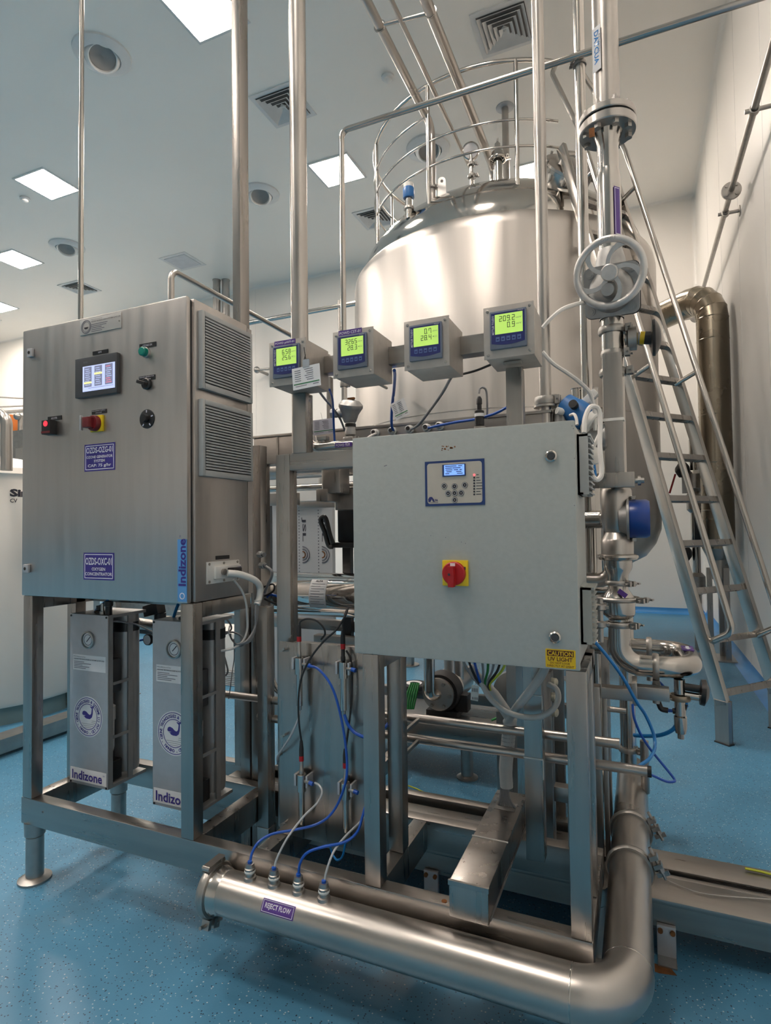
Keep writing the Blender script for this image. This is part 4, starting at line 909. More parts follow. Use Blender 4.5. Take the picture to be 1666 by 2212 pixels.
part('plate', MB().prism([(-.042, -.04)] + [(-q[0]*-1, q[1]) for q in []] + [(.042, -.04)] + lg, (p.x, p.y, zb_), V((.97, .24, 0)), (0, 0, 1), (.006, -.022, 0)), 'cast', t)
part('hole', MB().cyl((p.x+.002, p.y-.001, zb_+.11), (p.x+.0075, p.y-.0245, zb_+.11), .014, n=14), 'dkhole', t)
# pressure gauge with siphon, on the dome
p = atd(1020, 385, 5.6); zb_ = domez(p)-.03
t = thing('tank_gauge', 'round pressure gauge standing on the front of the tank dome', 'gauge', (p.x, p.y, zb_))
g = atd(1017, 327, 5.6)
part('stem', MB().cyl((p.x, p.y, zb_), (g.x, g.y, g.z), .016, n=12), 'pipe', t); part('clamp', clampmb((p.x, p.y, zb_+.12), (0, 0, 1), .035, .025), 'zinc', t)
part('clamp', clampmb((p.x, p.y, g.z-.13), (0, 0, 1), .03, .025), 'zinc', t)
part('dial', MB().lathe([(.075, -.025), (.082, -.02), (.082, .02), (.072, .026), (.07, .02), (.001, .02)], g, (.25, -.9, -.25), 24), 'pipe', t)
part('dial_face', MB().lathe([(.069, .0205), (.001, .0215)], g, (.25, -.9, -.25), 24), 'paper', t)
# safety valve cluster
p = atd(1076, 380, 5.95); zb_ = domez(p)-.03
t = thing('safety_valve', 'clamped safety valve on the crown of the tank dome', 'valve', (p.x, p.y, zb_))
q = atd(1075, 340, 5.95)
part('neck', MB().cyl((p.x, p.y, zb_), (p.x, p.y, q.z), .045, n=16), 'pipe', t); part('clamp', clampmb((p.x, p.y, q.z-.02), (0, 0, 1), .075, .03), 'pipe', t)
part('bonnet', MB().lathe([(.07, 0), (.06, .05), (.03, .06), (.028, .14), (.012, .16), (.012, .20)], (p.x, p.y, q.z), n=16), 'pipe', t)
# vertical vent pipe to the ceiling
t = thing('vent_pipe', 'brownish vertical pipe from the tank crown up to a ceiling flange', 'pipe', (-1.397, 7.118, 4.6))
part('tube', MB().cyl((-1.397, 7.118, 4.55), (-1.397, 7.118, ZC), .042, n=18), 'dullpipe', t); part('ceiling_flange', MB().lathe([(.10, -.012), (.11, -.006), (.11, 0)], (-1.397, 7.118, ZC), n=24), 'clear', t)
for px, lab in ((468, 'left of two far vertical pipes hanging from the ceiling behind the cabinet'), (488, 'right of two far vertical pipes hanging from the ceiling behind the cabinet')):
    p = at(px, 605, Z=ZC); t = thing('drop_pipe', lab, 'pipe', p, 'far ceiling pipes')
    part('tube', MB().cyl((p.x, p.y, 2.2), (p.x, p.y, ZC), .078, n=18), 'dullpipe', t); part('ceiling_flange', MB().lathe([(.084, -.02), (.087, 0)], p, n=20), 'zinc', t)
# manway on the right of the dome
p = atd(1217, 400, 5.45); zb_ = domez(p)
t = thing('manway', 'bolted manway neck on the right shoulder of the tank dome', 'manway', (p.x, p.y, zb_))
ax = V((p.x-TC.x, p.y-TC.y, .9)).normalized()
part('neck', MB().lathe([(.20, -.14), (.20, .08), (.23, .085), (.23, .115)], V((p.x, p.y, zb_)), ax, 30), 'pipe', t)
part('cover', MB().lathe([(.235, .118), (.235, .14), (.15, .17), (.001, .18)], V((p.x, p.y, zb_)), ax, 30), 'dullpipe', t)
part('hinge_arm', MB().path(bend([V((p.x, p.y, zb_))+V((.0, -.24, .02)), V((p.x, p.y, zb_))+V((.06, -.26, .10)), V((p.x, p.y, zb_))+V((.10, -.10, .18))], .05), .022, 10), 'zinc', t)
for k in range(6):
    u, v, w_ = frame(ax); q = V((p.x, p.y, zb_))+ax*.10+(u*math.cos(k*1.047)+v*math.sin(k*1.047))*.235; part('swing_bolt', MB().cyl(q-ax*.05, q+ax*.06, .014, n=8), 'zinc', t)
# ================================================================ OVERHEAD PIPES INTO THE TANK
def run(name, label, px, py, dist, r, ext, drop=None, mt='dullpipe'):
    p = atd(px, py, dist); t = thing(name, label, 'pipe', p)
    pts = [V((p.x, p.y-ext, p.z)), V((p.x, p.y, p.z))]
    if drop: pts.append(V((p.x, p.y, drop(p))))
    part('tube', MB().path(bend(pts, r*3), r, 18), mt, t); return t, p
t1, p1 = run('inlet_pipe', 'thick overhead pipe sloping in the picture and dropping onto the tank, left of three', 932, 272, 5.55, .036, 4.6, lambda p: domez(p)-.03)
part('clamp', clampmb((p1.x, p1.y, domez(p1)+.10), (0, 0, 1), .042, .03), 'zinc', t1)
t2, p2 = run('inlet_pipe', 'thin overhead pipe running to the tank dome, middle of three', 1020, 372, 6.35, .019, 5.2, lambda p: domez(p)-.03)
t3, p3 = run('inlet_pipe', 'thick overhead pipe running to the tank crown, right of three', 1066, 362, 6.32, .042, 5.2, lambda p: domez(p)-.03)
part('clamp', clampmb((p3.x, p3.y, p3.z-.2), (0, 0, 1), .048, .03), 'zinc', t3)
yy = 2.55
for k in range(60):
    yy = 2.3+.03*k
    q = CAM; d = V((p1.x, yy, p1.z))-CAM
    if 1106+F*d.dot(CD)/d.dot(fwd) > 55: break
t = thing('pipe_support', 'short tube bridging the two thick overhead pipes near the top edge', 'pipe', (p1.x, yy, p1.z))
part('tube', MB().path([(p1.x+.036, yy, p1.z), (p3.x-.036, yy+.05, p3.z)], .015, 12), 'pipe', t)
for pq, y_ in ((p1, yy), (p3, yy+.05)): part('u_clip', MB().lathe([(.0375 if pq is p1 else .0415, -.006), (.048, -.005), (.048, .005), (.0375 if pq is p1 else .0415, .006)], (pq.x, y_, pq.z), (0, 1, 0), 20, False), 'pipe', t)
# cross pipe with the long drop
YX = 2.62
a = at(738, 292, Y=YX); b = at(1600, -4, Y=YX); zc_ = (a.z+b.z)/2
t = thing('cross_pipe', 'slim pipe crossing high in front of the tank and dropping down at its left', 'pipe', (a.x, YX, 2.0))
part('tube', MB().path(bend([(a.x, YX, at(740, 905, Y=YX).z), (a.x, YX, zc_), (.93, YX, zc_)], .04), .0145, 14), 'pipe', t)
cz = at(742, 830, Y=YX).z; part('union', clampmb((a.x, YX, cz), (0, 0, 1), .018, .03), 'zinc', t)
# thin strut next to it
b = at(712, 860, Y=2.7); solo('pipe_stand', MB().box(b.x-.012, b.x+.012, 2.69, 2.72, 1.70, at(712, 815, Y=2.7).z), 'steel', 'narrow flat stand beside the slim drop pipe', 'stand')
# tall ceiling pipes
def riser(name, label, px, py, Y, r, z0, mt='pipe', cl=None):
    p = at(px, py, Y=Y); t = thing(name, label, 'pipe', (p.x, Y, z0))
    part('tube', MB().cyl((p.x, Y, z0), (p.x, Y, ZC), r, n=22), mt, t)
    part('ceiling_collar', MB().lathe([(r, -.03), (r*1.7, -.012), (r*1.7, 0)], (p.x, Y, ZC), n=22, caps=False), 'grille', t)
    return t, p
riser('riser_pipe', 'thin vertical pipe rising behind the top left of the steel cabinet', 175, 500, 2.02, .0125, 1.9)
p = at(513, 500, Y=2.06)
t = thing('square_duct', 'square vertical cable duct rising behind the right of the steel cabinet', 'duct', (p.x, 2.06, 1.2)); part('tube', bx(p.x-.028, p.x+.014, 2.06, 2.125, 1.2, ZC, .004), 'steel', t)
part('ceiling_collar', bx(p.x-.045, p.x+.031, 2.045, 2.14, ZC-.01, ZC-.001), 'grille', t)
riser('riser_pipe', 'thick vertical pipe rising behind the leftmost transmitter', 645, 400, 2.10, .0365, 1.72, 'dullpipe')
t, p = riser('riser_pipe', 'vertical pipe with clamp in front of the tank, left of the three at right', 1169, 400, 2.32, .0235, 1.55, 'dullpipe')
part('clamp', clampmb((p.x, 2.32, at(1162, 868, Y=2.32).z), (0, 0, 1), .034, .03, bolt=(1, -.2, 0)), 'zinc', t)
part('flange', MB().lathe([(.045, -.004), (.045, .004)], (p.x, 2.32, at(1162, 880, Y=2.32).z), n=24), 'zinc', t)
t, p = riser('riser_pipe', 'vertical pipe with a bolted clip, between the two other tall pipes at right', 1257, 350, 2.66, .0235, 1.2)
part('pipe_clip', clampmb((p.x, 2.66, at(1257, 137, Y=2.66).z), (0, 0, 1), .025, .018, bolt=(-1, -.3, 0)), 'zinc', t)
part('hanger_bolt', MB().cyl((p.x-.004, 2.62, at(1257, 140, Y=2.66).z), (p.x-.004, 2.62, zc_+.02), .006, n=8), 'zinc', t)
# bent pipe behind the steel cabinet
a = at(370, 583, Y=2.12); t = thing('bent_pipe', 'satin pipe rising behind the cabinet and turning away toward the tank', 'pipe', (a.x, 2.12, 1.9))
part('tube', MB().path(bend([(a.x, 2.12, 1.5), (a.x, 2.12, a.z), (a.x, 4.72, a.z)], .045), .0145, 14), 'dullpipe', t)
a = at(650, 677, Y=5.6); a2 = at(530, 697, Y=5.6)
t = thing('far_pipe', 'far horizontal pipe passing left of the tank', 'pipe', (a.x, 5.6, a.z)); part('tube', MB().cyl((a2.x-3, 5.6, a.z), (TC.x-1.3, 5.6, a.z), .028, n=14), 'pipe', t)
hb_ = at(733, 665, Y=5.6); part('hanger', MB().cyl((hb_.x, 5.6, a.z+.06), (hb_.x, 5.6, a.z-.35), .018, n=10), 'zinc', t)
a = at(555, 799, Y=9.9); b = at(690, 792, Y=9.9)
t = thing('wall_rail', 'thin rod with a round wall bracket on the back wall beside the cabinet', 'rod', a); part('rod', MB().cyl(a, (b.x, YB-.06, a.z), .022, n=10), 'zinc', t); part('bracket', MB().sphere(a, .07, 14), 'zinc', t)
part('wall_plate', MB().cyl((a.x, YB, a.z), (a.x, 9.9, a.z), .03, n=12), 'zinc', t)
# ================================================================ LADDER
LN, LW = V((-.755, .656, 0)), V((.656, .755, 0)); LF = V((.489, 4.275, 0))
LO = V((.755*.958, -.656*.958, .287)); LT = V((-.755*.3, .656*.3, 1)).normalized()
def lp(z, a, off=0): q = LF + LN*(.3*z-.044) + LW*a; return V((q.x, q.y, z)) + LO*off
ld = thing('ladder', 'leaning stainless ladder with tubular handrails against the big tank', 'ladder', LF)
for a_ in (.012, .570):
    rl = part('rail', MB().bar(lp(.24, a_), lp(4.70, a_), .085, .040, LW, .004), 'pipe', ld)
    f0 = lp(.24, a_); f1 = V((f0.x, f0.y, .005))
    u = LN; part('foot', MB().obox((f0+f1)/2+V((0, 0, .015)), LN, LW, (0, 0, 1), .085, .040, .27, .004), 'steel', rl); part('foot_pad', MB().obox(V((f0.x, f0.y, .004)), LN, LW, (0, 0, 1), .10, .055, .008), 'rubber', rl)
for i in range(14):
    z = .31+.319*i; part('rung', MB().bar(lp(z, .03), lp(z, .55), .050, .034, LT, .004), 'steel', ld)
for a_ in (.035, .535):
    top = lp(4.95, a_, .20); arm = lp(.62, a_, .02)
    pth = bend([arm, lp(.66, a_, .20), lp(4.62, a_, .20), lp(5.42, a_, .10)+V((0, 0, 0)), rlift(E1 if a_ < .3 else 34, 5.56)], .07)
    part('handrail', MB().path(pth, .0215, 14), 'pipe', ld)
    for z in (2.52, 4.25): part('handrail_standoff', MB().cyl(lp(z, a_), lp(z, a_, .20), .018, n=12), 'pipe', ld)
part('brace', MB().bar(lp(4.25, .03)+LN*.03, rlift(22, 4.40), .03, .02), 'pipe', ld)
# ================================================================ JACKETED ELBOW DUCT
DX, DY, DR = .775, 7.0, .155
t = thing('jacketed_duct', 'brown-gold metal jacketed pipe with segmented elbow at the right wall', 'duct', (DX, DY, .9))
dirn = V((-.656, .755, 0)); zt_ = 3.86
vz = 1.15
part('vertical_run', MB().cyl((DX, DY, vz), (DX, DY, zt_-.28), DR, n=36), 'brass', t)
ctr = V((DX, DY, zt_-.28)) + dirn*.28
segs = 5
for i in range(segs):
    A, B_ = math.radians(90*i/segs), math.radians(90*(i+1)/segs); rg = []
    for an in (A, B_):
        c = ctr + dirn*(-.28*math.cos(an)) + V((0, 0, .28*math.sin(an))); nrm_ = dirn*math.sin(an)+V((0, 0, math.cos(an)))
        rad = (-dirn*math.cos(an)+V((0, 0, math.sin(an)))); sd = nrm_.cross(rad)
        rg.append([c+(rad*math.cos(2*math.pi*k/36)+sd*math.sin(2*math.pi*k/36))*DR for k in range(36)])
    part('elbow_segment', MB().rings(rg, False), 'brass', t)
    c = ctr + dirn*(-.28*math.cos(A)) + V((0, 0, .28*math.sin(A))); part('seam_bead', MB().lathe([(DR*.99, -.008), (DR*1.02, 0), (DR*.99, .008)], c, dirn*math.sin(A)+V((0, 0, math.cos(A))), 36, False), 'brass', t)
part('horizontal_run', MB().cyl(ctr+V((0, 0, .28)), ctr+V((0, 0, .28))+dirn*2.3, DR, n=36), 'brass', t)
for z in (3.35, 2.55, 2.05, 1.55, 1.2): part('seam_bead', MB().lathe([(DR*.99, -.008), (DR*1.02, 0), (DR*.99, .008)], (DX, DY, z), (0, 0, 1), 36, False), 'brass', t)
part('outlet', MB().lathe([(DR, 0), (.11, -.1), (.09, -.12), (.09, -.32)], (DX, DY, vz), n=28), 'dullpipe', t)
for dx, dy in ((-.10, -.05), (.05, -.10), (.02, .1)): part('support_leg', MB().box(DX+dx-.025, DX+dx+.025, DY+dy-.025, DY+dy+.025, .01, .95), 'steel', t)
part('base', bx(DX-.2, DX+.12, DY-.2, DY+.2, 0, .012), 'zinc', t)
# valve tree left of it
p = at(1503, 1150, Y=7.3)
t = thing('valve_tree', 'vertical manifold of small valves seen between the ladder rungs', 'valves', (p.x, 7.3, .3))
part('tube', MB().cyl((p.x, 7.3, .45), (p.x, 7.3, 2.35), .045, n=16), 'pipe', t)
part('support', bx(p.x-.03, p.x+.03, 7.36, 7.42, 0, 2.3), 'steel', t)
for py, k in ((1015, 0), (1040, 1), (1085, 1), (1135, 2), (1195, 0), (1260, 1)):
    z = at(1500, py, Y=7.3).z
    if k == 0: part('handle', MB().lathe([(.05, 0), (.085, .03), (.085, .09), (.03, .13)], (p.x-.06, 7.25, z), (-1, -.3, 0), 16), 'rubber', t)
    elif k == 1: part('valve_body', MB().lathe([(.05, -.12), (.085, -.08), (.085, .08), (.05, .12)], (p.x, 7.28, z), n=16), 'zinc', t)
    else: part('actuator', MB().box(p.x-.02, p.x+.10, 7.2, 7.3, z-.16, z+.16, .01), 'black', t)
part('handle', MB().obox((p.x-.22, 7.25, at(1467, 1045, Y=7.3).z), (.3, 0, 1), (0, 1, 0), (-1, 0, .3), .22, .03, .02), 'red', t)
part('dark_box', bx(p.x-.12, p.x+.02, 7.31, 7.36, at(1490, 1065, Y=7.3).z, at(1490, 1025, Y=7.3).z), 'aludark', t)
# rod along the right wall
WX = .83
a = at(1664, 130, X=WX); b = at(1503, 672, X=WX)
t = thing('wall_pipe', 'slim pipe on stand-off brackets running along the right wall', 'pipe', (WX, 5.5, 4.35))
part('tube', MB().cyl((WX, 3.2, 4.34), (WX, 9.35, 4.40), .024, n=14), 'zinc', t)
for py, px in ((240, 1630), (490, 1568)):
    q = at(px, py, X=WX); br = part('bracket', MB().cyl((WX-.06, q.y, 4.35), (XW, q.y, 4.35), .016, n=10).lathe([(.026, -.02), (.034, -.018), (.034, .018), (.026, .02)], (WX, q.y, 4.35), (0, 1, 0), 16, False), 'zinc', t)
    part('wall_plate', MB().cyl((XW-.008, q.y, 4.35), (XW, q.y, 4.35), .05, n=18), 'zinc', br)
for py, px in ((405, 1580), (672, 1503)):
    q = at(px, py, X=WX); y_ = min(q.y, 9.3); fl = part('flange', MB().lathe([(.075, -.012), (.08, -.008), (.08, .008), (.075, .012)], (WX, y_, 4.36), (0, 1, 0), 24), 'zinc', t)
    for k in range(4): part('bolt', MB().cyl((WX+.055*math.cos(k*1.571+.78), y_-.022, 4.36+.055*math.sin(k*1.571+.78)), (WX+.055*math.cos(k*1.571+.78), y_+.02, 4.36+.055*math.sin(k*1.571+.78)), .012, n=8), 'zinc', fl)
part('branch', MB().cyl((WX, 9.3, 4.36), (-.6, 9.3, 4.30), .022, n=12), 'zinc', t)
part('end_elbow', MB().cyl((WX, 9.35, 4.4), (XW, 9.35, 4.4), .024, n=12), 'zinc', t)
# ================================================================ RIGHT-HAND VALVE COLUMN
CY = 2.40
CX = at(1327, 900, Y=CY).x
def cz(py): return at(1327, py, Y=CY).z
def cr(w): return w/2*2.24/F
vc = thing('valve_column', 'tall stainless pipe column with bolted flange, handwheel valve and reducers', 'pipe column', (CX, CY, 1.0))
part('upper_pipe', MB().cyl((CX, CY, cz(255)), (CX, CY, ZC), cr(55), n=32), 'dullpipe', vc)
st_ = part('pipe_sticker', MB().obox((CX-.030, CY-.046, cz(113)), (.84, -.54, 0), (.54, .84, 0), (0, 0, 1), .036, .0012, .175), 'paper', vc)
nn = V((-.54, -.84, 0)); uu = V((.84, -.54, 0)); oc2 = V((CX-.030, CY-.046, cz(113)))+nn*.0014
text('DATCUA', oc2+uu*-.010+V((0, 0, .070)), (0, 0, -1), uu, .13, .020, 'sky', st_, .02); text('Datcua', oc2+uu*.011+V((0, 0, .05)), (0, 0, -1), uu, .07, .005, 'ink', st_)
fz = cz(268)
fl = part('upper_flange', MB().lathe([(.040, .008), (.103, .008), (.106, .011), (.106, .031), (.103, .034), (.045, .034)], (CX, CY, fz), n=40), 'dullpipe', vc)
part('gasket', MB().lathe([(.098, 0), (.098, .008)], (CX, CY, fz), n=32, caps=False), 'rubber', fl)
fl2 = part('lower_flange', MB().lathe([(.045, -.034), (.103, -.034), (.106, -.031), (.106, -.003), (.103, 0), (.04, 0)], (CX, CY, fz), n=40), 'dullpipe', vc)
for k in range(8):
    an = math.radians(22.5+45*k); x, y = CX+.082*math.cos(an), CY+.082*math.sin(an)
    part('flange_bolt', MB().cyl((x, y, fz-.046), (x, y, fz+.062), .008, n=8).cyl((x, y, fz-.050), (x, y, fz-.034), .014, n=6).cyl((x, y, fz+.034), (x, y, fz+.050), .014, n=6), 'zinc', fl2)
part('tag', bx(CX-.062, CX-.042, CY-.09, CY-.086, fz-.085, fz-.05), 'rust', vc)
part('reducer_neck', MB().lathe([(cr(62), fz-.034), (cr(52), fz-.06), (cr(44), fz-.09), (cr(44), cz(372))], (CX, CY, 0), n=28, caps=False), 'pipe', vc)
part('sleeve', MB().lathe([(cr(44), cz(366)), (cr(49), cz(380)), (cr(50), cz(400)), (cr(50), cz(545))], (CX, CY, 0), n=28, caps=False), 'pipe', vc)
lb_ = part('label', MB().obox((CX+.030, CY-.034, cz(467)), (.66, .75, 0), (.75, -.66, 0), (0, 0, 1), .030, .0012, .19), 'purple', vc)
part('border', MB().obox((CX+.0305, CY-.0345, cz(467)), (.66, .75, 0), (.75, -.66, 0), (0, 0, 1), .024, .0016, .18), 'lettering', lb_); part('label_field', MB().obox((CX+.031, CY-.035, cz(467)), (.66, .75, 0), (.75, -.66, 0), (0, 0, 1), .020, .0018, .174), 'purple', lb_)
# diaphragm valve with handwheel
WN = V((-.10, -.95, -.30)).normalized(); wu, wv, _ = frame(WN)
wu = V((1, 0, 0)); wu = (wu-WN*wu.dot(WN)).normalized(); wv = WN.cross(wu)*-1
if wv.z < 0: wv = -wv
wc = at(1317, 589, Y=CY-.16)
hv = part('valve_body', MB().lathe([(cr(50), cz(690)), (cr(64), cz(660)), (cr(66), cz(600)), (cr(60), cz(560)), (cr(50), cz(540))], (CX, CY, 0), n=28, caps=False), 'cast', vc)
bc = at(1322, 628, Y=CY-.055)
bon = part('bonnet_plate', MB().prism(rrect(0, 0, .195, .185, .025), bc, wu, wv, WN*.018), 'cast', hv)
bon2 = part('bonnet_rim', MB().prism(rrect(0, 0, .200, .190, .026), bc-WN*.012, wu, wv, WN*.010), 'rubber', hv)
part('bonnet_dome', MB().lathe([(.080, .018), (.078, .035), (.055, .060), (.03, .075), (.022, .11)], bc, WN, 28), 'cast', hv)
for sx in (-1, 1):
    for sy in (-1, 1):
        q = bc+wu*sx*.072+wv*sy*.067+WN*.018; part('bonnet_bolt', MB().cyl(q, q+WN*.010, .014, n=14).cyl(q+WN*.010, q+WN*.018, .009, n=6), 'zinc', hv)
part('number_plate', MB().obox(bc+WN*.02-wv*.058, wu, WN, wv, .022, .003, .03), mat('brass_plate', (.42, .36, .24), .4, .6), hv)
hw = part('handwheel', MB().path([wc+(wu*math.cos(a)+wv*math.sin(a))*.114 for a in [2*math.pi*i/48 for i in range(48)]], .0135, 12, True), 'wheel', vc)
part('hub', MB().lathe([(.028, -.02), (.030, -.012), (.030, .010), (.026, .014), (.001, .014)], wc, WN, 24), 'wheel', hw)
for k in range(5):
    a0_ = math.radians(100+72*k); pts = []
    for i in range(9):
        f_ = i/8; rr = .022+.092*f_; an = a0_-.75*f_**1.4; pts.append(wc+(wu*math.cos(an)+wv*math.sin(an))*rr - WN*.004)
    mb = MB(); rg = []
    for i in range(9):
        tdir = (pts[min(8, i+1)]-pts[max(0, i-1)]).normalized(); sd = tdir.cross(WN); wd_ = .0085-.0035*math.sin(math.pi*i/8)+.004*(i/8)
        rg.append([pts[i]+sd*wd_+WN*.006, pts[i]-sd*wd_+WN*.006, pts[i]-sd*wd_-WN*.006, pts[i]+sd*wd_-WN*.006])
    part('spoke', mb.rings(rg), 'wheel', hw)
part('stem', MB().cyl(wc, bc+WN*.05, .016, n=12), 'zinc', hw)
text('GEMU', wc+wu*-.025+wv*.107+WN*.0142, wu, wv, .05, .012, 'aludark', hw)
# middle pipe with clamps, sampling valve and strut
part('middle_pipe', MB().cyl((CX, CY, cz(1045)), (CX, CY, cz(670)), cr(46), n=28), 'pipe', vc)
for py in (714, 805, 765): part('clamp', clampmb((CX, CY, cz(py)), (0, 0, 1), cr(47) if py != 765 else cr(40), .026, bolt=(1, -.15, 0)), 'zinc', vc)
part('strut', bx(CX-.034+.0, CX+.034, CY-.075, CY-.045, cz(1040), cz(772), .003), 'steel', vc)
part('strut_band', bx(CX-.038, CX+.037, CY-.078, CY-.04, cz(916), cz(910)), 'white', vc)
sv = thing('sample_valve', 'black sampling valve with a yellow ring on the side of the pipe column', 'valve', at(1385, 730, Y=CY), None)
s0 = at(1350, 733, Y=CY); s1 = at(1383, 730, Y=CY); s2 = at(1393, 730, Y=CY); s3 = at(1409, 730, Y=CY); s4 = at(1424, 730, Y=CY)
part('body', MB().cyl(s0, s1, .022, n=16).lathe([(.03, -.02), (.045, -.015), (.045, .015), (.03, .02)], (s0+s1)/2, (1, 0, 0), 18, False), 'zinc', sv); part('yellow_ring', MB().cyl(s1, s2, .024, n=20), 'yellow', sv); part('spindle', MB().cyl(s2, s3, .024, n=20), 'black', sv)
part('hand_knob', MB().lathe([(.025, -.004), (.066, 0), (.068, .010), (.050, .022), (.028, .030), (.001, .032)], s3, (1, 0, 0), 28), 'black', sv)
part('support_plate', bx(CX-.098, CX+.068, CY-.09, CY-.05, cz(1056), cz(1025), .003), 'steel', vc)
part('plate_bolt', MB().cyl((CX+.068, CY-.07, cz(1043)), (CX+.10, CY-.07, cz(1043)), .010, n=8).cyl((CX+.078, CY-.07, cz(1043)), (CX+.088, CY-.07, cz(1043)), .018, n=8), 'zinc', vc)
part('check_valve', MB().lathe([(cr(58), cz(1056)), (cr(64), cz(1062)), (cr(64), cz(1118)), (cr(56), cz(1142)), (cr(46), cz(1150)), (cr(62), cz(1164)), (cr(66), cz(1167)), (cr(66), cz(1196)), (cr(60), cz(1199))], (CX, CY, 0), n=32), 'dullpipe', vc)
part('clamp_flange', MB().lathe([(cr(70), cz(1197)), (cr(84), cz(1199)), (cr(86), cz(1203)), (cr(80), cz(1208)), (cr(58), cz(1211))], (CX, CY, 0), n=36), 'pipe', vc)
part('reducer', MB().lathe([(cr(60), cz(1207)), (cr(58), cz(1224)), (cr(55), cz(1230)), (cr(42), cz(1241)), (cr(41), cz(1258))], (CX, CY, 0), n=32, caps=False), 'pipe', vc)
part('clamp', clampmb((CX, CY, cz(1259)), (0, 0, 1), cr(42), .018, bolt=(.8, -.6, 0)), 'zinc', vc)
part('reducer', MB().lathe([(cr(41), cz(1260)), (cr(41), cz(1272)), (cr(62), cz(1288)), (cr(82), cz(1290)), (cr(84), cz(1294)), (cr(70), cz(1297)), (cr(66), cz(1299)), (cr(66), cz(1322)), (cr(62), cz(1328)), (cr(42), cz(1336)), (cr(40), cz(1346))], (CX, CY, 0), n=32, caps=False), 'pipe', vc)
part('clamp', clampmb((CX, CY, cz(1293)), (0, 0, 1), cr(72), .016, bolt=(.9, -.4, 0)), 'zinc', vc); part('clamp', clampmb((CX, CY, cz(1348)), (0, 0, 1), cr(46), .020, bolt=(.9, -.4, 0)), 'zinc', vc)
q = at(1345, 1282, Y=CY-.06); part('label', MB().obox(q, (.8, -.2, -.6), (.2, .9, 0), (.6, 0, .8), .035, .0015, .018), 'purple', vc)
# blue-capped side port
b0 = at(1356, 1121, Y=CY-.02); b1 = at(1404, 1118, Y=CY-.02)
bc_ = thing('port_cover', 'deep blue plastic cap on the side port of the check valve', 'cap', b0)
part('drum', MB().lathe([(.058, 0), (.070, .004), (.072, .012), (.072, (b1-b0).length*.85), (.066, (b1-b0).length), (.040, (b1-b0).length), (.036, (b1-b0).length*.7), (.001, (b1-b0).length*.7)], b0, (1, 0, 0), 36), 'deep', bc_)
part('ferrule', MB().lathe([(.05, -.03), (.062, -.004), (.078, -.002), (.078, .006), (.06, .008)], b0, (1, 0, 0), 32, False), 'cast', bc_)
part('white_disc', MB().lathe([(.039, 0), (.001, .001)], b0+V(((b1-b0).length*.72, 0, 0)), (1, 0, 0), 24), 'white', bc_)
for dz in (.08, -.078): part('wing_nut', MB().cyl(b0+V((-.005, 0, dz)), b0+V((.03, 0, dz)), .006, n=8).obox(b0+V((.022, 0, dz)), (0, 1, 0), (1, 0, 0), (0, 0, 1), .03, .012, .012), 'zinc', bc_)
# U bend below the column
ub = thing('u_bend_pipe', 'polished U-shaped return pipe sweeping out to the right below the valve column', 'pipe', (CX+.2, CY+.1, .8))
z2 = at(1430, 1441, Y=CY).z; xe = at(1518, 1430, Y=CY+.1).x; y2 = CY+.34
UR = .0395
pth = bend([(CX, CY, cz(1345)), (CX, CY, z2), (xe-UR, CY, z2), (xe-UR, y2, z2), (CX-.15, y2, z2)], .105, 10)
part('tube', MB().path(pth, UR, 28), 'pipe', ub)
ar = V((xe-UR, (CY+y2)/2+.02, z2)); lb_ = part('arrow_label', MB().obox(ar+V((-.004, 0, UR)), (0, 1, 0), (1, 0, 0), (0, 0, 1), .09, .042, .0025), 'purple', ub)
part('arrow', MB().prism([(-.03, -.006), (.004, -.006), (.004, -.014), (.032, 0), (.004, .014), (.004, .006), (-.03, .006)], ar+V((-.004, 0, UR+.002)), (0, -1, 0), (1, 0, 0), (0, 0, .001)), 'lettering', lb_, smooth=False)
for px, yv in ((1417, CY), (1402, y2)):
    X = at(px, 1440 if yv == CY else 1378, Y=yv).x
    part('saddle', clampmb((X, yv, z2), (1, 0, 0), UR*1.02, .022, bolt=(0, 0, -1)), 'zinc', ub); part('saddle_stem', MB().cyl((X, yv, z2-UR-.02), (X, yv, z2-UR-.095), .014, n=12).cyl((X, yv, z2-UR-.03), (X, yv, z2-UR-.075), .020, n=8), 'zinc', ub)
# drain valve at the end of the bend
dx = xe-.085
dv = thing('drain_valve', 'small clamped drain valve with black knobs below the U bend', 'valve', (dx, CY, z2-.2))
part('body', MB().cyl((dx, CY, z2-UR), (dx, CY, z2-.17), .019, n=16), 'pipe', dv); part('clamp', clampmb((dx, CY, z2-.105), (0, 0, 1), .030, .02, bolt=(-1, -.2, 0)), mat('bronze_clamp', (.34, .29, .23), .4, .9), dv)
part('ferrule', MB().lathe([(.018, 0), (.022, .02), (.022, .06), (.016, .065)], (dx, CY, z2-.235), n=18), 'pipe', dv); part('tip', MB().cyl((dx, CY, z2-.255), (dx, CY, z2-.235), .011, n=8), 'zinc', dv)
for zz in (.065, .095): part('spindle', MB().cyl((dx+.015, CY, z2-zz), (dx+.065, CY, z2-zz-.004), .014, n=12), 'pipe' if zz > .07 else 'black', dv)
part('knob', MB().lathe([(.012, -.01), (.045, -.005), (.047, .010), (.02, .022)], (dx+.072, CY, z2-.08), (1, 0, -.1), 20), 'black', dv)
tee = at(1473, 1540, Y=CY)
t = thing('push_fit_tee', 'black push-in tee with blue collets joining the hoses under the drain valve', 'fitting', tee)
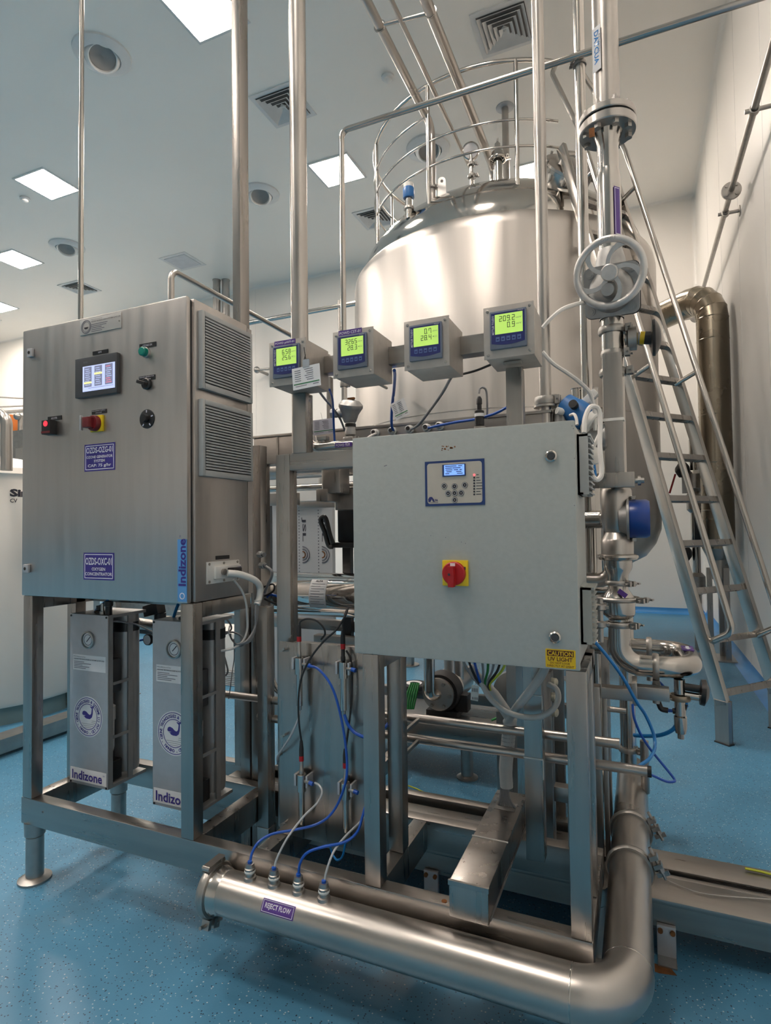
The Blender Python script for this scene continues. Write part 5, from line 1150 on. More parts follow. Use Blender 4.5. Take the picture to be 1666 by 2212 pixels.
part('body', MB().cyl(tee+V((.012, 0, .035)), tee+V((-.006, 0, -.02)), .011, n=10).cyl(tee+V((.002, 0, .006)), tee+V((-.03, 0, .004)), .010, n=10), 'black', t); part('elbow', MB().path(bend([tee+V((-.045, 0, .004)), tee+V((-.068, 0, .006)), tee+V((-.078, 0, .035))], .012), .010, 10), 'black', t); part('collet', MB().cyl(tee+V((-.03, 0, .004)), tee+V((-.045, 0, .004)), .006, n=8), 'blue', t)
hose([(1482, 1515, CY), (1483, 1520, CY), (1484, 1527, CY)], .006, 'sky', 'stub of light blue hose under the drain valve')
hose([(1468, 1553, CY), (1455, 1575, CY), (1430, 1587, CY+.02), (1400, 1590, CY+.05), (1370, 1588, CY+.08)], .0075, 'sky', 'thick light blue hose curving from the tee toward the skid')
hose([(1285, 1386, 2.05), (1310, 1415, 2.05), (1345, 1462, 2.07), (1375, 1515, 2.10), (1395, 1545, 2.14), (1412, 1585, 2.15), (1415, 1615, 2.12), (1404, 1638, 2.06), (1385, 1652, 2.02), (1376, 1656, 2.0)], .0055, 'sky', 'long light blue hose swinging down beside the right post')
hose([(1367, 1521, 2.10), (1370, 1550, 2.10), (1384, 1585, 2.12), (1405, 1618, 2.14), (1435, 1655, 2.15), (1455, 1680, 2.15), (1457, 1688, 2.13), (1440, 1688, 2.10), (1410, 1675, 2.05), (1380, 1662, 2.0)], .0042, 'blue', 'dark blue hose hanging in a loop over the floor at right')
hose([(1417, 1467, CY+.02), (1430, 1478, CY+.02), (1440, 1492, CY+.03)], .0042, 'blue', 'short dark blue hose behind the pipe saddle')
# ================================================================ PIPE SUPPORT FRAME AT RIGHT
ps = thing('pipe_stand', 'square tube stainless pipe stand under the U bend', 'stand', (-.1, 2.3, 0))
YS = 2.22
def sx(px, py): return at(px, py, Y=YS).x
def sz(px, py): return at(px, py, Y=YS).z
part('post', bx(sx(1279, 1600), sx(1299, 1600), YS, YS+.05, .19, sz(1290, 1484), .003), 'steel', ps)
part('crossbar', bx(sx(1299, 1500), sx(1374, 1500), YS, YS+.05, sz(1330, 1512), sz(1330, 1487), .003), 'steelh', ps)
part('arm', bx(sx(1374, 1510), sx(1449, 1510), YS+.06, YS+.11, sz(1410, 1524), sz(1410, 1496), .003), 'steelh', ps)
part('arm_plate', bx(sx(1366, 1505), sx(1377, 1505), YS-.004, YS+.11, sz(1370, 1524), sz(1370, 1476), .002), 'steel', ps)
part('upright', bx(sx(1289, 1440), sx(1308, 1440), YS+.25, YS+.30, .2, sz(1298, 1408), .003), 'steel', ps)
part('crossbar', bx(sx(1308, 1420), sx(1345, 1420), YS+.25, YS+.30, sz(1320, 1425), sz(1320, 1408), .003), 'steelh', ps)
part('far_arm', bx(sx(1340, 1430), sx(1428, 1430), YS+.40, YS+.44, z2-UR-.13, z2-UR-.095, .003), 'steelh', ps)
part('stub_pipe', MB().cyl((sx(1300, 1550), YS+.10, sz(1325, 1550)), (sx(1352, 1550), YS+.10, sz(1325, 1551)), .010, n=14), 'dullpipe', ps)
part('channel', bx(sx(1301, 1600), sx(1311, 1600), YS+.06, YS+.10, .19, sz(1305, 1512), .002), 'zinc', ps)
# horizontal rails behind the skid
for px0_, py_, px1_, end, lab in ((470, 1548, 1330, False, 'upper slim horizontal rail running behind the posts of the skid'), (560, 1592, 1398, True, 'lower slim horizontal rail with a black end cap behind the posts of the skid')):
    zz = at(880, py_, Y=2.0).z; xa_, xb_ = at(px0_, 1535, Y=2.0).x, at(px1_, 1640 if end else 1595, Y=2.0).x
    t = thing('rail', lab, 'rail', ((xa_+xb_)/2, 2.0, zz)); part('tube', MB().cyl((xa_, 1.995, zz), (xb_, 1.995, zz), .0155, n=16), 'dullpipe', t)
    part('end_cap', MB().cyl((xb_, 1.995, zz), (xb_+.012, 1.995, zz), .017, n=16), 'black' if end else 'dullpipe', t)
    part('rail_clip', bx(-.745, -.735, 1.84, 2.0, zz-.006, zz+.006), 'zinc', t)
# ================================================================ FLOOR TRUNKING
ft_ = thing('floor_trunking', 'low wide stainless cable trunking running along the floor behind the skid', 'trunking', (-.3, 2.28, 0))
T0, T1_ = -1.9, .93
part('channel', bx(T0, T1_, 2.135, 2.425, .085, .165), 'steelh', ft_)
part('front_lid', bx(T0, T1_, 2.12, 2.262, .166, .182, .002), 'steelh', ft_); part('middle_lid', bx(T0, T1_, 2.280, 2.300, .160, .172, .001), 'steelh', ft_); part('rear_lid', bx(T0, T1_, 2.316, 2.44, .166, .182, .002), 'steelh', ft_)
for y_ in (2.264, 2.302): part('slot', bx(T0, T1_, y_, y_+.013, .1655, .167), 'rubber', ft_)
for x in (.055, -.75, -1.6, .75):
    bk = part('bracket', bx(x-.028, x+.028, 2.118, 2.134, .003, .10, .002), 'alu', ft_); part('bracket_foot', bx(x-.028, x+.028, 2.07, 2.134, 0, .005), 'zinc', bk); part('bolt', MB().cyl((x-.018, 2.118, .085), (x-.018, 2.110, .085), .008, n=8).cyl((x+.018, 2.118, .085), (x+.018, 2.110, .085), .008, n=8), 'rust', bk)
part('rust_stain', MB().prism([(-.06, 0), (-.02, .018), (.035, .012), (.05, -.012), (.0, -.022), (-.05, -.014)], (.03, 2.06, .0012), (1, 0, 0), (0, 1, 0), (0, 0, -.001)), 'rust', ft_)
solo('yellow_wire', MB().path(smooth([at(1610, 1876, Z=.19), at(1640, 1882, Z=.188), at(1670, 1890, Z=.188)]), .004, 6), 'ywire', 'yellow wire lying along the back edge of the floor trunking at right', 'wire')
solo('string', MB().path(smooth([at(1412, 1883, Z=.186), at(1440, 1900, Z=.186), at(1500, 1925, Z=.186), at(1560, 1935, Z=.186), at(1670, 1943, Z=.186)]), .0012, 5), 'whose', 'thin pale string trailing over the floor trunking', 'string')
solo('yellow_wire', MB().path(smooth([at(882, 1697, Z=.19), at(900, 1704, Z=.186), at(915, 1711, Z=.186)]), .003, 6), 'ywire', 'short yellow wire lying behind the second post', 'wire')
# ================================================================ REAR (MEMBRANE) SKID
rs = thing('membrane_skid', 'rear stainless frame of posts and beams behind the cabinets', 'frame', (-1.3, 2.6, 0))
def rb(nm, mt, x0, x1, y0, y1, z0, z1): return part(nm, bx(x0, x1, y0, y1, z0, z1, .003), mt, rs)
rb('post', 'steel', -1.416, -1.367, 1.95, 2.0, .0, at(540, 1310, Y=1.95).z)
rb('post_sleeve', 'steel', -1.419, -1.364, 1.947, 2.003, .0, .22)
xa = at(549, 1100, Y=2.075).x; xb = at(563, 1100, Y=2.075).x
rb('post', 'steel', xa-.02, xb, 2.075, 2.125, 0, at(555, 962, Y=2.075).z)
rb('post', 'steel', -1.60, -1.55, 2.08, 2.12, 0, 1.08)
zb1 = at(660, 1352, Y=2.50).z
rb('beam', 'steelh', -2.6, -.25, 2.74, 2.79, at(300, 1335, Y=2.74).z, at(300, 1316, Y=2.74).z)
rb('beam', 'steelh', -1.55, -.25, 2.62, 2.67, at(660, 1392, Y=2.62).z, at(660, 1370, Y=2.62).z)
rb('post', 'steel', at(218, 1320, Y=2.74).x-.0, at(236, 1320, Y=2.74).x, 2.79, 2.84, 0, 1.30)
rb('post', 'steel', -.25, -.2, 2.62, 2.67, 0, 1.75)
rb('beam', 'steel', -1.70, -1.65, 2.48, 4.2, .15, .22); rb('beam', 'steel', -1.55, -1.50, 2.48, 3.6, .15, .22); rb('beam', 'steel', -1.25, -1.20, 2.48, 3.4, .15, .22)
rb('beam', 'steelh', -2.4, -.25, 2.48, 2.53, .10, .20)
rb('beam', 'steelh', at(560, 1078, Y=2.72).x, at(640, 1078, Y=2.72).x, 2.72, 2.76, at(590, 1092, Y=2.72).z, at(590, 1066, Y=2.72).z)
rb('cross_beam', 'steel', at(683, 1072, Y=2.35).x, at(708, 1072, Y=2.35).x, 2.35, 2.75, at(700, 1083, Y=2.35).z, at(700, 1056, Y=2.35).z)
rb('cross_beam', 'steelh', at(645, 1090, Y=2.9).x, at(715, 1090, Y=2.9).x, 2.9, 2.95, at(680, 1097, Y=2.9).z, at(680, 1083, Y=2.9).z)
for x, y in ((-1.58, 2.1), (-.225, 2.645), (-2.35, 2.76)): part('foot_plate', MB().cyl((x, y, 0), (x, y, .01), .06, n=20), 'zinc', rs)
# shadow-side electrical tray with cable glands
YT = 2.30
zt0, zt1 = at(620, 1000, Y=YT).z, at(620, 936, Y=YT).z
ty = thing('gland_tray', 'long dark stainless cable tray with white cable glands behind the transmitters', 'cable tray', (-1.0, YT, zt0))
xl_ = at(548, 950, Y=YT).x
part('tray', bx(xl_, -.30, YT, YT+.10, zt0, zt1-.012, .003), 'steelh', ty); part('lid', bx(xl_-.005, -.295, YT-.006, YT+.106, zt1-.012, zt1, .002), 'steelh', ty)
part('joint', bx(at(600, 960, Y=YT).x-.004, at(600, 960, Y=YT).x+.004, YT-.004, YT, zt0, zt1), 'zinc', ty)
for z_, x_ in ((0, -1.66), (0, -.40)): part('tray_leg', bx(x_-.02, x_+.02, YT+.03, YT+.07, .0, zt0), 'steel', ty)
for px, py in ((813, 936), (850, 932), (887, 928), (924, 925), (952, 921)):
    a = at(px, py, Y=YT); g = part('cable_gland', MB().lathe([(.018, 0), (.018, .012), (.014, .014), (.014, .03), (.010, .034), (.008, .03)], (a.x, YT, a.z), (0, -1, 0), 14), 'lgrey', ty)
    part('gland_bore', MB().cyl((a.x, YT-.030, a.z), (a.x, YT-.0345, a.z), .008, n=10), 'rubber', g)
hose([(850, 931, YT-.02), (846, 915, 2.22), (847, 880, 2.15), (851, 845, 2.05), (853, 815, 1.90), (852, 800, 1.80)], .0058, 'blue', 'blue cable dropping from the second transmitter to a gland', 'cable', 'cable')
hose([(887, 928, YT-.02), (905, 917, 2.22), (930, 885, 2.15), (955, 850, 2.05), (972, 820, 1.92), (980, 806, 1.82)], .0055, 'grey', 'grey cable rising from a gland to the third transmitter', 'cable', 'cable')
hose([(924, 925, YT-.02), (945, 920, 2.22), (985, 912, 2.20), (1030, 905, 2.20), (1070, 893, 2.16), (1095, 880, 2.12)], .0055, 'blue', 'bluish cable running right from a gland behind the grey cabinet', 'cable', 'cable')
hose([(980, 812, 1.86), (1000, 808, 1.84), (1030, 800, 1.82), (1060, 788, 1.80)], .004, 'rubber', 'dark cable between the third and fourth transmitters', 'cable', 'cable')
hose([(813, 936, YT-.02), (800, 942, 2.22), (790, 950, 2.2)], .005, 'whose', 'short white cable from the leftmost gland', 'cable', 'cable')
hose([(712, 842, 1.82), (718, 860, 1.92), (720, 890, 2.05), (722, 935, 2.10), (724, 970, 2.1)], .0045, 'blue', 'blue cable hanging from the leftmost transmitter', 'cable', 'cable')
hose([(690, 846, 1.82), (702, 862, 1.95), (718, 880, 2.05), (735, 905, 2.12), (745, 930, 2.18)], .0045, 'grey', 'grey cable hanging from the leftmost transmitter', 'cable', 'cable')
# probe with black plug standing behind the cabinet
a = at(1036, 905, Y=2.15); t = thing('inline_probe', 'black inline probe with a looped grey lead behind the grey cabinet', 'probe', (a.x, 2.15, 1.7))
part('body', MB().lathe([(.012, a.z-.03), (.018, a.z-.025), (.018, a.z+.03), (.009, a.z+.034), (.009, a.z+.055), (.011, a.z+.056), (.011, a.z+.075), (.006, a.z+.085)], (a.x, 2.15, 0), n=18), 'black', t); part('band', MB().lathe([(.0185, a.z+.008), (.0185, a.z+.020)], (a.x, 2.15, 0), n=18, caps=False), 'paper', t)
part('socket', MB().cyl((a.x, 2.15, 1.66), (a.x, 2.15, a.z-.03), .022, n=16), 'zinc', t)
part('lead', MB().path(lpt([(1035, 850, 2.15), (1037, 840, 2.15), (1044, 837, 2.15), (1051, 846, 2.16), (1053, 880, 2.18), (1052, 905, 2.2)]), .004, 8), 'grey', t)
# sensor head (cast connection head on a clamp)
a = at(757, 890, Y=2.12); t = thing('sensor_head', 'grey cast sensor head tilted on a clamped stem beside the cabinet', 'sensor', (a.x, 2.12, 1.7))
ax = V((.22, -.25, 1)).normalized()
part('head', MB().lathe([(.022, -.045), (.028, -.035), (.034, -.010), (.046, .012), (.050, .018), (.050, .030), (.046, .034), (.034, .046), (.001, .052)], (a.x, 2.12, a.z), ax, 26), 'cast', t)
part('cap_screw', MB().obox(V((a.x, 2.12, a.z))+ax*.054, (1, 0, 0), (0, 1, 0), ax, .03, .012, .008), 'rust', t)
part('side_entry', MB().cyl((a.x-.03, 2.12, a.z-.005), (a.x-.075, 2.115, a.z), .016, n=14).cyl((a.x-.06, 2.117, a.z), (a.x-.085, 2.113, a.z), .019, n=8), 'cast', t)
part('neck', MB().lathe([(.018, -.10), (.022, -.095), (.022, -.075), (.020, -.072), (.020, -.045)], (a.x, 2.12, a.z), (0, 0, 1), 18), 'cast', t); part('neck_band', MB().lathe([(.0225, -.062), (.0225, -.050)], (a.x, 2.12, a.z), (0, 0, 1), 18, False), 'black', t)
part('stem', MB().cyl((a.x, 2.12, a.z-.20), (a.x, 2.12, a.z-.10), .014, n=16), 'pipe', t); part('clamp', clampmb((a.x, 2.12, a.z-.115), (0, 0, 1), .026, .02, bolt=(.9, -.5, 0)), 'zinc', t)
# sample line under the head
a1, a2 = at(680, 968, Y=2.06), at(765, 958, Y=2.06)
t = thing('sample_line', 'short shiny curved sample line with a purple name strip above the rack', 'pipe', a1)
part('tube', MB().path(bend([a1+V((-.045, .06, .05)), a1, a2+V((.10, 0, 0))], .05), .020, 16), 'pipe', t)
s = part('name_strip', MB().obox(at(742, 964, Y=2.032)+V((0, 0, .006)), (1, 0, 0), (0, 1, 0), (0, 0, 1), .075, .0015, .018), 'purple', t); c = at(742, 964, Y=2.032); text('POWD TST', (c.x-.032, c.y-.0025, c.z), (1, 0, 0), (0, 0, 1), .062, .010, 'lettering', s, .01)
part('needle_valve', MB().cyl(at(698, 975, Y=2.06), at(698, 950, Y=2.06), .010, n=10).box(at(698, 945, Y=2.06).x-.022, at(698, 945, Y=2.06).x+.022, 2.045, 2.075, at(698, 952, Y=2.06).z, at(698, 943, Y=2.06).z, .003), 'zinc', t)
# membrane housings and pipes
YV = 2.48
def hvessel(name, label, py, r, Y, x0, x1, mt='pipe', cat='vessel'):
    z = at(700, py, Y=Y).z; t = thing(name, label, cat, ((x0+x1)/2, Y, z))
    part('shell', MB().lathe([(.001, 0), (r*.7, .0), (r*.95, .03), (r, .06), (r, x1-x0-.06), (r*.95, x1-x0-.03), (.001, x1-x0)], (x0, Y, z), (1, 0, 0), 40), mt, t); return t, z
t, z = hvessel('membrane_vessel', 'mirror polished horizontal membrane vessel with a white data sticker', 1284, .105, YV, -2.05, -.30)
M['mirror'] = mat('mirror_steel', (.68, .66, .63), .06, 1, .03, 3)
[o for o in COL.objects if o.parent == t][0].data.materials[0] = M['mirror']
for x_ in (-1.9, -.5): part('saddle', bx(x_-.02, x_+.02, YV-.03, YV+.14, .2, z-.10), 'steel', t)
lx = at(686, 1278, Y=YV-.10).x
lm_ = MB(); N_ = 8
for i in range(N_):
    q = []
    for k, xx in ((i, lx-.045), (i, lx+.045), (i+1, lx+.045), (i+1, lx-.045)):
        a_ = math.radians(48-9.5*k); q.append(lm_.bm.verts.new((xx, YV-math.cos(a_)*.1062, z+math.sin(a_)*.1062)))
    lm_.bm.faces.new(q)
ls = part('data_sticker', lm_, 'paper', t)
for k in range(9):
    a_ = math.radians(34-6.5*k); n_ = V((0, -math.cos(a_), math.sin(a_))); u_ = V((0, math.sin(a_), math.cos(a_)))
    part('print_line', MB().obox(V((lx-.012 if k % 2 else lx, YV, z))+n_*.1068, (1, 0, 0), n_, u_, .05 if k % 2 else .07, .0005, .002), 'ink2', ls)
a_ = math.radians(42); n_ = V((0, -math.cos(a_), math.sin(a_))); u_ = V((0, math.sin(a_), math.cos(a_)))
text('ALFA', V((lx-.02, YV, z))+n_*.1072-u_*.005, (1, 0, 0), u_, .04, .011, 'ink', ls, .03)
t, z = hvessel('header_pipe', 'bright horizontal header pipe behind the rack opening', 1051, .017, 2.55, -2.0, -.62, 'pipe', 'pipe')
part('tee', MB().cyl((-.95, 2.55, z), (-.95, 2.55, z+.22), .014, n=12), 'pipe', t)
t, z = hvessel('header_pipe', 'thick dull horizontal pipe just under the rack crossbar', 1012, .045, 2.62, -2.0, -.75, 'dullpipe', 'pipe')
a = at(720, 1032, Y=2.40); t = thing('junction_housing', 'bent sheet steel housing below the rack crossbar', 'housing', (a.x, 2.40, a.z-.1)); part('box', bx(a.x-.035, a.x+.055, 2.36, 2.46, a.z-.075, a.z+.08, .004), 'steel', t); part('side_tube', MB().cyl((a.x-.045, 2.40, a.z-.07), (a.x-.045, 2.40, a.z+.08), .015, n=14), 'pipe', t)
part('lower_box', bx(a.x-.03, a.x+.11, 2.47, 2.54, a.z-.15, a.z-.05, .004), 'steel', t)
# film wrapped boards (with printed film marks)
bd0, bd1 = at(566, 1150, Y=3.3).x, at(718, 1150, Y=3.3).x
zb0, zb1 = at(640, 1262, Y=3.3).z, at(640, 1008, Y=3.3).z
t = thing('film_wrapped_board', 'grey board still wrapped in printed protective film behind the rack', 'board', ((bd0+bd1)/2, 3.3, zb0))
part('board', bx(bd0, bd1, 3.30, 3.34, .25, zb1, .003), 'film', t)
part('edge_strip', bx(at(580, 1150, Y=3.3).x, at(588, 1150, Y=3.3).x, 3.296, 3.30, zb0, zb1), 'dark', t)
for px in (655, 697):
    c = at(px, 1150, Y=3.299); text('JSL', (c.x-.012, 3.2985, c.z+.10), (0, 0, -1), (1, 0, 0), .16, .034, 'ink', t, .02)
    for r in (.02, .036, .052):
        mb = MB(); q = at(px-1, 1198, Y=3.299); P = [V((q.x+r*math.sin(a_), 3.2985, q.z+r*math.cos(a_))) for a_ in [math.radians(15*i) for i in range(13)]]
        part('print_arc', mb.path(P, .004, 5), 'rust' if r < .03 else 'ink2', t)
    mb = MB()
    for i in range(26): mb.box(c.x-.035, c.x-.027, 3.2985, 3.2995, c.z+.20-.02*i, c.z+.207-.02*i)
    part('print_dots', mb, 'ink2', t, smooth=False)
# black housing with a handle lug
a0_, a1_ = at(722, 1140, Y=2.62), at(800, 1140, Y=2.62)
t = thing('black_housing', 'black moulded housing with a looped handle behind the grey cabinet', 'housing', (a0_.x, 2.66, .6))
part('body', bx(at(728, 1100, Y=2.66).x, a1_.x, 2.66, 2.80, at(745, 1172, Y=2.66).z, at(745, 1040, Y=2.66).z, .012), 'black', t); part('shelf', bx(at(712, 1175, Y=2.64).x, a1_.x, 2.62, 2.80, at(740, 1183, Y=2.64).z, at(740, 1172, Y=2.64).z, .004), 'black', t)
part('leg', bx(at(735, 1200, Y=2.66).x, at(752, 1200, Y=2.66).x, 2.685, 2.72, .35, at(745, 1183, Y=2.66).z), 'black', t)
c = at(699, 1124, Y=2.6)
part('handle', MB().path(smooth([at(719, 1181, Y=2.6), at(710, 1178, Y=2.6), at(702, 1150, Y=2.6), at(694, 1130, Y=2.6), at(694, 1120, Y=2.6), at(701, 1117, Y=2.6), at(706, 1126, Y=2.6), at(713, 1155, Y=2.6), at(720, 1175, Y=2.6)]), .0125, 8), 'black', t)
t = thing('wrapped_sheet', 'plain white sheet standing in front of the printed film board', 'board', (0, 0, 0)); t.location = V((at(674, 1070, Y=3.2).x, 3.2, 1.6)); part('sheet', bx(at(575, 1040, Y=3.25).x, at(690, 1040, Y=3.25).x, 3.24, 3.26, at(640, 1083, Y=3.25).z, at(640, 1000, Y=3.25).z), 'white', t)
# ---------------------------------------------------------------- pump on its base
pb = thing('pump_base', 'low stainless pump base beam on a round foot behind the skid', 'pump base', (-1.0, 3.2, 0))
zp = at(1000, 1572, Y=3.12).z
part('front_beam', bx(-2.2, -.20, 3.12, 3.17, zp-.085, zp, .003), 'steelh', pb); part('deck', bx(-2.2, -.72, 3.17, 3.55, zp-.012, zp, .002), 'steelh', pb); part('rear_beam', bx(-2.2, -.20, 3.75, 3.80, zp-.085, zp, .003), 'steelh', pb); part('cross_beam', bx(-.74, -.69, 3.17, 3.75, zp-.085, zp, .003), 'steel', pb)
a = at(1018, 1668, Z=0)
for x_, y_ in ((a.x, 3.2), (-.4, 3.77), (-2.0, 3.2)): lg_ = part('foot', MB().cyl((x_, y_, .01), (x_, y_, zp-.085), .034, n=18), 'zinc', pb); part('foot_plate', MB().lathe([(.06, 0), (.06, .008), (.036, .018)], (x_, y_, 0), n=20), 'zinc', lg_)
a = at(947, 1500, Y=3.22)
pm = thing('transfer_pump', 'centrifugal pump with a round bolted flange under the grey cabinet', 'pump', (a.x, 3.3, zp))
part('suction_flange', MB().lathe([(.001, .03), (.075, .03), (.092, .026), (.092, .004), (.001, 0)], (a.x, 3.24, a.z), (0, -1, 0), 32), 'dullpipe', pm)
for k in range(6): q = V((a.x+.072*math.cos(k*1.047), 3.208, a.z+.072*math.sin(k*1.047))); part('flange_bolt', MB().cyl(q, q+V((0, -.012, 0)), .011, n=6), 'zinc', pm)
part('casing', MB().lathe([(.105, 0), (.115, .02), (.115, .09), (.09, .12)], (a.x, 3.25, a.z), (0, 1, 0), 32), 'rubber', pm); part('motor', MB().lathe([(.08, 0), (.10, .02), (.10, .25), (.07, .28), (.001, .28)], (a.x+.005, 3.37, a.z), (0, 1, 0), 28), 'dullpipe', pm)
part('pump_foot', bx(a.x-.09, a.x+.10, 3.26, 3.48, zp, zp+.03), 'rubber', pm)
part('suction_pipe', MB().path(bend([(a.x-.035, 3.17, 1.35), (a.x-.035, 3.17, a.z), (a.x-.0, 3.235, a.z)], .055), .032, 20), 'pipe', pm)
for px, yv in ((972, 3.36), (990, 3.42)): x_ = at(px, 1460, Y=yv).x; part('discharge_pipe', MB().cyl((x_, yv, a.z), (x_, yv, 1.4), .034, n=18), 'dullpipe', pm)
part('terminal_box', bx(at(985, 1505, Y=3.3).x, at(1012, 1505, Y=3.3).x, 3.28, 3.36, zp+.03, zp+.13, .008), 'black', pm)
wr = MB()
for i in range(5): wr.path(lpt([(905-4*i, 1475, 3.2), (900-5*i, 1500, 3.17), (893-4*i, 1532, 3.15)]), .006, 6)
part('green_wires', wr, 'wire', pm)
wr = MB(); [wr.path(lpt([(1095+3*i, 1530, 3.2), (1085+2*i, 1545, 3.18), (1062, 1556, 3.16)]), .006, 6) for i in range(3)]; part('green_wires', wr, 'wire', pm)
part('wire_slot', bx(at(1055, 1557, Z=zp).x, at(1085, 1557, Z=zp).x, 3.185, 3.215, zp, zp+.001), 'dkhole', pm)
a = at(884, 1490, Y=3.65); t = thing('round_cover', 'flat dark round cover with a white ring on the rear beam', 'cover', (a.x, 3.77, zp)); part('disc', MB().lathe([(.085, 0), (.09, .006), (.09, .028), (.085, .034), (.001, .034)], (a.x, 3.77, zp), n=30), 'rubber', t); part('ring', MB().lathe([(.028, 0), (.055, 0), (.055, .002), (.028, .002)], (a.x-.01, 3.77, zp+.034), n=28, caps=False), 'paper', t)
# second pump on the right
a = at(1150, 1500, Y=3.0); t = thing('circulation_pump', 'second pump body half hidden behind the right posts', 'pump', (a.x, 3.05, .4)); part('casing', MB().lathe([(.07, 0), (.10, .01), (.10, .08), (.06, .10)], (a.x-.1, 3.0, a.z), (0, 1, 0), 28), 'dullpipe', t); part('pipe', MB().path(bend([(a.x-.07, 2.97, 1.3), (a.x-.07, 2.97, a.z), (a.x-.09, 3.0, a.z)], .03), .026, 18), 'pipe', t); part('stand', bx(a.x-.18, a.x+.1, 2.98, 3.1, .0, a.z-.10), 'steel', t)
for px, yv in ((1213, 2.45),): q = at(px, 1530, Y=yv)
t = thing('gland_box', 'narrow box with three cream cable glands behind the right post', 'junction box', (at(1190, 1500, Y=2.2).x, 2.2, .4)); x_ = at(1178, 1500, Y=2.2).x
part('box', bx(x_-.012, x_+.02, 2.2, 2.28, .19, at(1185, 1455, Y=2.2).z, .003), 'steel', t)
for py in (1475, 1507, 1540): c = at(1183, py, Y=2.2); part('gland', MB().lathe([(.016, 0), (.016, .02), (.012, .024), (.001, .026)], (x_+.018, 2.22, c.z), (1, -.3, 0), 12), mat('cream_gland', (.55, .52, .42), .5), t)
t = thing('stub_beam', 'short stub of square tube poking out left of the right front post', 'beam', (at(1225, 1715, Y=2.0).x, 2.0, .4)); part('tube', bx(at(1197, 1715, Y=2.02).x, at(1240, 1715, Y=2.02).x, 2.02, 2.06, at(1210, 1733, Y=2.02).z, at(1210, 1701, Y=2.02).z, .002), 'steelh', t); part('hanger', bx(at(1225, 1715, Y=2.02).x, at(1240, 1715, Y=2.02).x, 2.03, 2.055, .338, at(1210, 1733, Y=2.02).z), 'steel', t)
# ---------------------------------------------------------------- blue actuator, white hoses
a = at(1250, 893, Y=2.32); t = thing('flow_transmitter', 'blue flow transmitter head leaning behind the top right of the grey cabinet', 'transmitter', (a.x, 2.32, 1.6))
ax = V((.75, -.2, -.62)).normalized()
part('head', MB().lathe([(.03, -.075), (.043, -.068), (.046, -.03), (.050, -.02), (.050, .045), (.046, .05)], a, ax, 28), 'actuator', t); part('cover', MB().lathe([(.047, .05), (.05, .055), (.05, .075), (.046, .08)], a, ax, 28), 'white', t)
c = a+V((-.01, -.045, .022)); part('gland', MB().cyl(c, c+V((-.004, -.022, .004)), .016, n=14), 'rubber', t); c = a+V((-.055, -.02, .006)); part('gland', MB().cyl(c, c+V((-.02, -.016, .006)), .014, n=12), 'white', t)
part('collar', MB().lathe([(.03, 0), (.034, .03), (.034, .07)], a+ax*-.085+V((0, 0, -.03)), (0, 0, -1), 18), 'cast', t)
part('stand', MB().cyl((a.x-.03, 2.32, 1.60), (a.x-.03, 2.32, a.z-.02), .016, n=12), 'zinc', t); part('lid', MB().obox(a+V((.04, .01, .055)), (.75, -.2, .62), (0, 1, 0), (-.62, 0, .75), .07, .045, .03, .008), 'white', t)
a2_ = at(1262, 935, Y=2.32); part('meter_body', MB().lathe([(.035, -.05), (.05, -.045), (.05, .045), (.035, .05)], a2_+V((.03, .02, -.02)), (1, 0, 0), 24), 'cast', t)
for px, lab in ((1246, 'short wide polished tube end left of the valve column'), (1275, 'second wide polished tube end beside the valve column')):
    c = at(px, 840, Y=2.75); c0 = at(px, 900, Y=2.75); t = thing('tube_end', lab, 'pipe', (c.x, 2.75, 0)); part('tube', MB().cyl((c.x, 2.75, .2), (c.x, 2.75, c.z), .024 if px == 1246 else .034, n=22), 'pipe', t); part('rim', MB().lathe([(.024 if px == 1246 else .034, -.004), (.027 if px == 1246 else .037, 0)], (c.x, 2.75, c.z), n=22, caps=False), 'pipe', t)
hose([(1172, 708, 2.1), (1190, 688, 2.1), (1215, 668, 2.12), (1245, 657, 2.2), (1263, 654, 2.3)], .0075, 'whose', 'white hose arching up from the rightmost transmitter to the valve')
hose([(1172, 760, 2.1), (1195, 785, 2.12), (1225, 805, 2.15), (1252, 825, 2.2), (1275, 850, 2.25), (1285, 890, 2.27), (1286, 930, 2.28)], .0075, 'whose', 'white hose descending from the rightmost transmitter past the blue head')
hose([(1262, 935, 2.05), (1264, 905, 2.06), (1275, 880, 2.08), (1292, 882, 2.1), (1297, 910, 2.1), (1296, 960, 2.08), (1300, 1010, 2.06), (1298, 1030, 2.05), (1287, 1036, 2.04), (1278, 1022, 2.03), (1276, 1000, 2.03)], .0085, 'whose', 'white hose loop hanging at the right side of the grey cabinet')
hose([(1232, 897, 2.16), (1240, 895, 2.14), (1245, 903, 2.13), (1247, 918, 2.12)], .0055, 'whose', 'short white lead from the blue head down behind the cabinet')
c = at(1282, 985, Y=2.12); t = thing('filter_disc', 'translucent inline air filter between white hoses', 'filter', c); part('disc', MB().lathe([(.01, -.016), (.03, -.010), (.032, 0), (.03, .010), (.01, .016)], c, (.3, -1, .2), 20), 'white', t); part('spigot', MB().cyl(c+V((0, 0, .03)), c+V((.02, .02, .075)), .007, n=10), 'whose', t); part('lower_spigot', MB().cyl(c-V((0, 0, .03)), c-V((-.004, 0, .07)), .007, n=10), 'sky', t)
a = at(1190, 880, Y=2.5); t = thing('angle_post', 'flat angle post standing left of the blue head', 'post', (a.x, 2.5, 0)); part('flat', bx(a.x-.026, a.x+.026, 2.5, 2.508, 0, at(1190, 852, Y=2.5).z, .002), 'steel', t); part('web', bx(a.x+.018, a.x+.026, 2.508, 2.54, 0, at(1190, 852, Y=2.5).z), 'steel', t)
